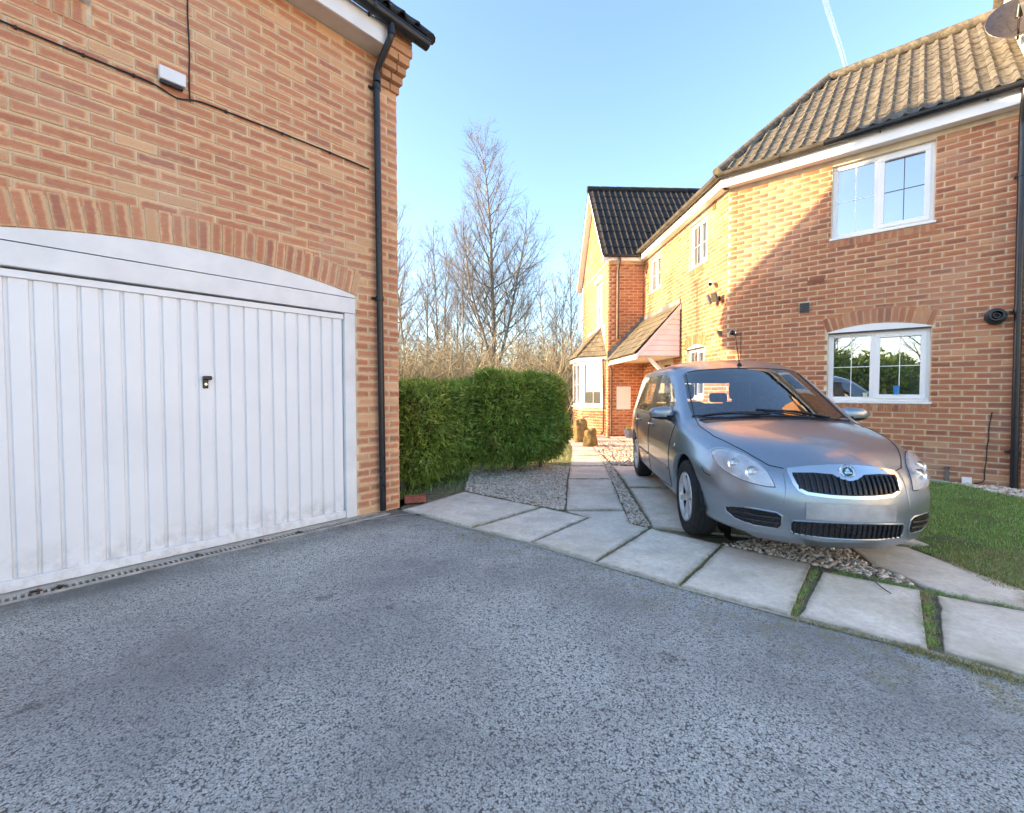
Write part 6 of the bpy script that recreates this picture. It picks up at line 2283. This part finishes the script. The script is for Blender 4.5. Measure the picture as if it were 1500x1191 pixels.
for k in range(-9, 10):
    y = k * 0.031
    zt = 0.642 if abs(y) > 0.085 else 0.612 + 0.03 * (abs(y) / 0.085) ** 1.5
    zb = 0.535 + 0.02 * (abs(y) / 0.28) ** 3
    surf_line('grille_slat', [(y, zb), (y, zt)], front, 0.0062, M['black_plastic'], gi, 0.012)
LG = [(-.318, .352), (-.18, .360), (0, .363), (.18, .360), (.318, .352), (.328, .335), (.325, .285), (.305, .266), (.15, .258), (0, .256), (-.15, .258), (-.305, .266), (-.325, .285), (-.328, .335)]
li = patch('lower_intake', LG, front, 0.0015, M['grille_black'], car, 0.02, 0.003)
rim_ = [front(y, z)[0] + front(y, z)[1] * 0.002 for y, z in LG]
MB().tube(rim_ + [rim_[0]], 0.006, 6).build('intake_rim', M['paint'], li, smooth=True)
for k in range(-10, 11):
    y = k * 0.0305
    surf_line('intake_slat', [(y, .266), (y, .352)], front, 0.0055, M['black_plastic'], li, 0.005)
PL = [(-.255, .476), (.255, .476), (.255, .374), (-.255, .374)]
patch('plate_panel', PL, front, 0.008, plain('blank_plate', (0.46, 0.48, 0.50), 0.4, 0.2, 9, metal=0.3), car, 0.03, 0.008)
# creases that run from the bonnet edges down the bumper
for s in (1, -1):
    surf_line('bumper_crease', [(.345 * s, .655), (.352 * s, .55), (.362 * s, .43)], front, 0.004, M['paint'], car, 0.0)

# emblem: chrome ring, dark green field, winged arrow and ring lettering
ec, en = front(0.0, 0.662)
ec = ec + en * 0.006
en = (en + Vector((1, 0, 0)) * 0.8).normalized()
ey = Vector((0, 1, 0))
ez = en.cross(ey)
if ez.z < 0: ez = -ez
em_ = MB().lathe(ec, en, [(0.046, -0.006), (0.047, 0.004), (0.0445, 0.008), (0.042, 0.005), (0.0, 0.005)], 32).build('emblem', M['chrome'], car, smooth=True)
MB().lathe(ec, en, [(0.030, 0.0055), (0.030, 0.0075), (0.0, 0.0078)], 28).build('emblem_field', plain('emblem_green', (0.02, 0.10, 0.055), 0.3, 0.1), em_)
def epoly(pts, d=0.0092):
    return [ec + ey * -p[0] + ez * p[1] + en * d for p in pts]
arrow = MB()
arrow.poly(epoly([(-.024, -.013), (.012, -.013), (.012, -.019), (.025, -.008), (.012, .002), (.012, -.004), (-.020, -.004)]))
for k in range(3):
    arrow.poly(epoly([(-.012 + k * .009, -.003), (-.006 + k * .009, -.003), (.004 + k * .005, .020 - k * .004), (-.004 + k * .005, .022 - k * .004)]))
arrow.build('emblem_arrow', M['chrome'], em_, recalc=False)
ink = plain('emblem_ink', (0.02, 0.02, 0.022), 0.5, 0.1)


def letter(ch, ang, flip):
    cu = bpy.data.curves.new('letter', 'FONT')
    cu.body = ch
    cu.size = 0.0135
    cu.align_x = 'CENTER'
    cu.align_y = 'CENTER'
    tmp = bpy.data.objects.new('letter', cu)
    COL.objects.link(tmp)
    d_ = bpy.context.evaluated_depsgraph_get()
    d_.update()
    ms = tmp.evaluated_get(d_).to_mesh()
    r_ = 0.0365
    # right-hand direction of a reader facing the car
    R_ = -ey
    rad = R_ * math.sin(ang) + ez * math.cos(ang)
    tan = R_ * math.cos(ang) - ez * math.sin(ang)
    if flip: up_, ri_ = -rad, -tan
    else: up_, ri_ = rad, tan
    vs = [ec + rad * r_ + ri_ * v.co.x + up_ * v.co.y + en * 0.0088 for v in ms.vertices]
    fs = [tuple(p.vertices) for p in ms.polygons]
    tmp.evaluated_get(d_).to_mesh_clear()
    bpy.data.objects.remove(tmp)
    bpy.data.curves.remove(cu)
    mb = MB()
    mb.add(vs, fs)
    mb.build('emblem_letter', ink, em_, recalc=False)


for i, ch in enumerate('ŠKODA'): letter(ch, math.radians(-50 + 25 * i), False)
for i, ch in enumerate('AUTO'): letter(ch, math.radians(215 - 23 * i), True)

# ---- shut lines, mouldings, handles
for s in (1, -1):
    sd2 = lambda x, z, s=s: side(x, z, s)
    surf_line('bonnet_gap', [(1.02, .618 * s), (1.25, .640 * s), (1.51, .612 * s), (1.72, .540 * s), (1.86, .47 * s), (1.97, .40 * s), (2.02, .335 * s)], above, 0.0032, M['gap'], car)
    surf_line('door_gap', [(.86, .30), (.84, .50), (.86, .70), (.90, .86)], sd2, 0.0035, M['gap'], car)
    surf_line('door_gap', [(.86, .29), (.3, .255), (-.22, .25)], sd2, 0.0035, M['gap'], car)
    surf_line('door_gap', [(-.20, .25), (-.20, .60), (-.20, .87)], sd2, 0.0035, M['gap'], car)
    surf_line('door_gap', [(-.24, .255), (-.85, .26), (-.93, .40), (-1.0, .62), (-1.08, .75), (-1.12, .87)], sd2, 0.0035, M['gap'], car)
    surf_line('belt_strip', [(.68, .893), (.4, .898), (0, .905), (-.6, .91), (-1.2, .915), (-1.55, .92)], sd2, 0.008, M['black_plastic'], car, 0.0)
    surf_line('side_moulding', [(.80, .452), (.3, .452), (-.18, .452)], sd2, 0.014, M['paint'], car, 0.0)
    surf_line('side_moulding', [(-.24, .452), (-.6, .452), (-.86, .456)], sd2, 0.014, M['paint'], car, 0.0)
    surf_line('sill_line', [(.90, .225), (0, .215), (-.92, .222)], sd2, 0.010, M['black_plastic'], car, 0.0)
    for x in (-0.05, -0.92):
        l, n = side(x, 0.805, s)
        hb = MB().lathe(l - n * 0.006, n, [(0, 0), (0.05, 0), (0.046, 0.006), (0, 0.002)], 20).build('handle_cup', M['paint'], car, smooth=True)
        MB().tube([l + Vector((0.085, 0, 0)) + n * 0.002, l + Vector((0.06, 0, .004)) + n * 0.024, l + Vector((-0.06, 0, .004)) + n * 0.024, l + Vector((-0.085, 0, 0)) + n * 0.002], 0.012, 8).build('door_handle', M['paint'], car, smooth=True)
    l, n = side(1.03, 0.70, s)
    MB().lathe(l, n, [(0, 0.004), (0.012, 0.004), (0.017, 0.002), (0.018, -0.002)], 12).build('side_repeater', plain('repeater_%d' % s, (0.75, 0.72, 0.68), 0.3, 0.05), car, smooth=True)
    # bumper-to-wing joint
    surf_line('bumper_gap', [(1.63, .60), (1.67, .57), (1.74, .56)], sd2, 0.003, M['gap'], car)
    # mirrors
    mc = Vector((0.70, 0.845 * s, 0.965))
    b2 = bmesh.new()
    bmesh.ops.create_uvsphere(b2, u_segments=20, v_segments=12, radius=1.0)
    for v in b2.verts:
        q = v.co
        k = (abs(q.x) ** 3 + abs(q.y) ** 3 + abs(q.z) ** 3) ** (1 / 3.0)
        q = q / k
        v.co = (mc.x + q.x * 0.075 + (0 if q.x > 0 else 0.02), mc.y + q.y * 0.115, mc.z + q.z * 0.062 * (1 - 0.12 * q.y * s))
    for nm, up_, mt in (('mirror', True, 'paint'), ('mirror_base', False, 'black_plastic')):
        b3 = b2.copy()
        bmesh.ops.delete(b3, geom=[f for f in b3.faces if (f.calc_center_median().z > mc.z - 0.028) != up_], context='FACES')
        me_ = bpy.data.meshes.new(nm)
        b3.to_mesh(me_)
        b3.free()
        link_mesh(nm, me_, M[mt], car, True)
    b2.free()
    MB().tube([Vector((0.74, 0.715 * s, 0.905)), Vector((0.71, 0.78 * s, 0.925))], [0.035, 0.03], 10).build('mirror_arm', M['black_plastic'], car, smooth=True)
    MB().poly([Vector((0.648, (0.845 + a) * s, 0.965 + b)) for a, b in ((-.085, -.04), (.085, -.035), (.09, .035), (-.085, .04))]).build('mirror_glass', M['pane'], car, recalc=False)

# seals round the windscreen
surf_line('windscreen_seal', [(1.075, -.60), (1.09, -.35), (1.105, 0), (1.09, .35), (1.075, .60)], above, 0.012, M['black_plastic'], car, 0.0)
surf_line('windscreen_seal', [(.325, -.52), (.39, -.3), (.415, 0), (.39, .3), (.325, .52)], above, 0.007, M['black_plastic'], car, 0.0)
for s in (1, -1):
    q = []
    for t in range(13):
        x = 1.0 + (0.325 - 1.0) * t / 12
        y = (0.622 + (0.535 - 0.622) * (t / 12)) * s
        l, n = above(x, y)
        if l: q.append(l + n * 0.001)
    MB().tube(q, 0.008, 6).build('windscreen_seal', M['black_plastic'], car, smooth=True)
# cowl panel and wipers
cowl = [(1.085, -.60), (1.105, -.30), (1.115, 0), (1.105, .30), (1.085, .60), (1.175, .58), (1.205, .30), (1.215, 0), (1.205, -.30), (1.175, -.58)]
patch('cowl_panel', cowl, above, 0.002, M['black_plastic'], car, 0.03, 0.003)
for (x0, y0, x1, y1) in ((1.10, -0.12, 1.00, -0.58), (1.11, 0.42, 1.04, -0.06)):
    a, na1 = above(x0, y0)
    b, nb1 = above(x1, y1)
    w = MB().tube([a + na1 * 0.02, a.lerp(b, 0.5) + na1 * 0.035, b + nb1 * 0.014], [0.011, 0.007, 0.005], 8).build('wiper', M['black_plastic'], car, smooth=True)
    pts = []
    for t in range(9):
        q = Vector((x0 - 0.02, y0 + 0.10, 0)).lerp(Vector((x1 - 0.015, y1 - 0.06, 0)), t / 8)
        l, n = above(q.x, q.y)
        if l: pts.append(l + n * 0.008)
    MB().tube(pts, 0.006, 6).build('wiper_blade', M['black_rubber'], w)
# aerial at the front of the roof
l, n = above(0.30, 0.0)
an_ = MB().lathe(l - Vector((0, 0, 0.004)), (0, 0, 1), [(0.028, 0), (0.022, 0.012), (0.011, 0.028), (0.0, 0.03)], 14).build('aerial_base', M['black_rubber'], car, smooth=True)
MB().tube([l + Vector((0, 0, 0.02)), l + Vector((-0.06, 0, 0.16)), l + Vector((-0.13, 0, 0.34))], [0.006, 0.0042, 0.0028], 6).build('aerial', M['black_rubber'], car)

# ---- wheels
def tyre_prof():
    R, w = 0.305, 0.0975
    return [(0.195, -w * 0.86), (0.225, -w * 0.98), (0.262, -w), (0.288, -w * 0.93), (0.300, -w * 0.72), (R, -w * 0.4), (R, w * 0.4), (0.300, w * 0.72), (0.288, w * 0.93), (0.262, w), (0.225, w * 0.98), (0.195, w * 0.86)]


wheel_meshes = None
for (ax, s) in ((AXF, -1), (AXR, -1), (AXF, 1), (AXR, 1)):
    yc = 0.680 * s
    c = Vector((ax, yc, 0.305))
    o_ = Vector((0, s, 0))
    ty = MB().lathe(c, o_, tyre_prof(), 48).build('wheel', M['black_rubber'], car, smooth=True)
    for k in range(4):
        h = -0.055 + k * 0.0367
        MB().lathe(c, o_, [(0.3055, h - 0.004), (0.3062, h - 0.003), (0.3062, h + 0.003), (0.3055, h + 0.004)], 48).build('tread_groove', M['gap'], ty)
    rm = MB()
    rm.lathe(c, o_, [(0.203, 0.060), (0.203, 0.086), (0.197, 0.094), (0.188, 0.090), (0.182, 0.060)], 48)
    rim = rm.build('rim', M['alloy'], ty, smooth=True)
    MB().lathe(c, o_, [(0.0, 0.012), (0.140, 0.012), (0.140, 0.0), (0.196, -0.01), (0.198, 0.06)], 32).build('brake_disc', M['disc'], ty, smooth=True)
    for k in range(6):
        a = k * math.pi / 3 + 0.26
        e1 = Vector((math.cos(a), 0, math.sin(a)))
        e2 = o_.cross(e1)
        def pt(r, w_, h): return c + e1 * r + e2 * w_ + o_ * h
        MB().box8([pt(.035, -.022, .045), pt(.187, -.032, .052), pt(.187, .032, .052), pt(.035, .022, .045),
                   pt(.035, -.017, .073), pt(.187, -.021, .086), pt(.187, .021, .086), pt(.035, .017, .073)]).build('spoke', M['alloy'], rim, bevel=0.006)
    MB().lathe(c, o_, [(0.052, 0.04), (0.050, 0.074), (0.036, 0.080), (0.033, 0.077), (0.0, 0.079)], 24).build('hub_cap', M['alloy'], rim, smooth=True)
    # arch liner
    ln = MB()
    k = 18
    for i in range(k):
        a0, a1 = math.pi * 1.08 * i / k - 0.12, math.pi * 1.08 * (i + 1) / k - 0.12
        p0 = (ax + (AR - 0.002) * math.cos(a0), 0.315 + (AR - 0.002) * math.sin(a0))
        p1 = (ax + (AR - 0.002) * math.cos(a1), 0.315 + (AR - 0.002) * math.sin(a1))
        ln.quad((p0[0], 0.50 * s, p0[1]), (p1[0], 0.50 * s, p1[1]), (p1[0], 0.752 * s, p1[1]), (p0[0], 0.752 * s, p0[1]))
        ln.add([(p0[0], 0.50 * s, p0[1]), (p1[0], 0.50 * s, p1[1]), (ax, 0.50 * s, 0.315)], [(0, 1, 2)])
    ln.build('arch_liner', M['black_rubber'], car, recalc=False)

# ---- cabin
def rbox(name, x0, x1, y0, y1, z0, z1, mat, parent, lean=0.0, bevel=0.03):
    mb = MB()
    mb.box8([(x0, y0, z0), (x1, y0, z0), (x1, y1, z0), (x0, y1, z0), (x0 - lean, y0, z1), (x1 - lean, y0, z1), (x1 - lean, y1, z1), (x0 - lean, y1, z1)])
    return mb.build(name, mat, parent, bevel=bevel, seg=3)


rbox('cabin_floor', -1.75, 0.95, -0.66, 0.66, 0.27, 0.29, M['dash'], car, bevel=0.0)
for s in (1, -1):
    rbox('door_lining', -1.70, 0.95, 0.700 * s - 0.01, 0.700 * s + 0.01, 0.29, 0.86, M['dash'], car, bevel=0.0)
    st_ = rbox('front_seat', -0.42, 0.10, 0.33 * s - 0.235, 0.33 * s + 0.235, 0.30, 0.52, M['seat'], car, bevel=0.05)
    rbox('seat_back', -0.46, -0.32, 0.33 * s - 0.225, 0.33 * s + 0.225, 0.50, 1.05, M['seat'], st_, 0.14, 0.05)
    rbox('headrest', -0.62, -0.53, 0.33 * s - 0.125, 0.33 * s + 0.125, 1.08, 1.26, M['seat'], st_, 0.02, 0.04)
bs = rbox('rear_seat', -1.30, -0.85, -0.60, 0.60, 0.30, 0.55, M['seat'], car, bevel=0.05)
rbox('seat_back', -1.42, -1.28, -0.60, 0.60, 0.52, 1.00, M['seat'], bs, 0.12, 0.05)
for y in (-0.38, 0.38):
    rbox('headrest', -1.56, -1.48, y - 0.12, y + 0.12, 1.02, 1.15, M['seat'], bs, 0.02, 0.035)
db = rbox('dashboard', 0.55, 1.03, -0.64, 0.64, 0.55, 0.89, M['dash'], car, 0.0, 0.06)
rbox('instrument_hood', 0.50, 0.70, -0.48, -0.18, 0.86, 0.945, M['dash'], db, 0.0, 0.03)
sw = []
swc = Vector((0.42, -0.33, 0.86))
for k in range(25):
    a = 2 * math.pi * k / 24
    sw.append(swc + Vector((0.18 * math.sin(a) * 0.38, 0.18 * math.cos(a), 0.18 * math.sin(a) * 0.92)))
wl_ = MB().tube(sw, 0.016, 8).build('steering_wheel', M['dash'], db, smooth=True)
MB().tube([swc + Vector((0, -0.16, 0)), swc, swc + Vector((0, 0.16, 0))], [0.014, 0.045, 0.014], 8).build('wheel_spoke', M['dash'], wl_, smooth=True)
MB().tube([swc, swc + Vector((0.2, 0, -0.08))], 0.03, 8).build('steering_column', M['dash'], db)
rbox('interior_mirror', 0.42, 0.45, -0.11, 0.11, 1.26, 1.31, M['dash'], car, 0.0, 0.01)
hd_ = MB()
for i in range(8):
    for j in range(6):
        pass
rbox('paper', 0.80, 0.95, -0.05, 0.12, 0.891, 0.894, M['upvc'], db, 0.0, 0.0)

# ------------------------------------------------------------------ set the car down on its slabs
car.location = (2.351, 4.895, 0.013)
car.rotation_euler = (0, 0, math.atan2(-0.9927, -0.1208))
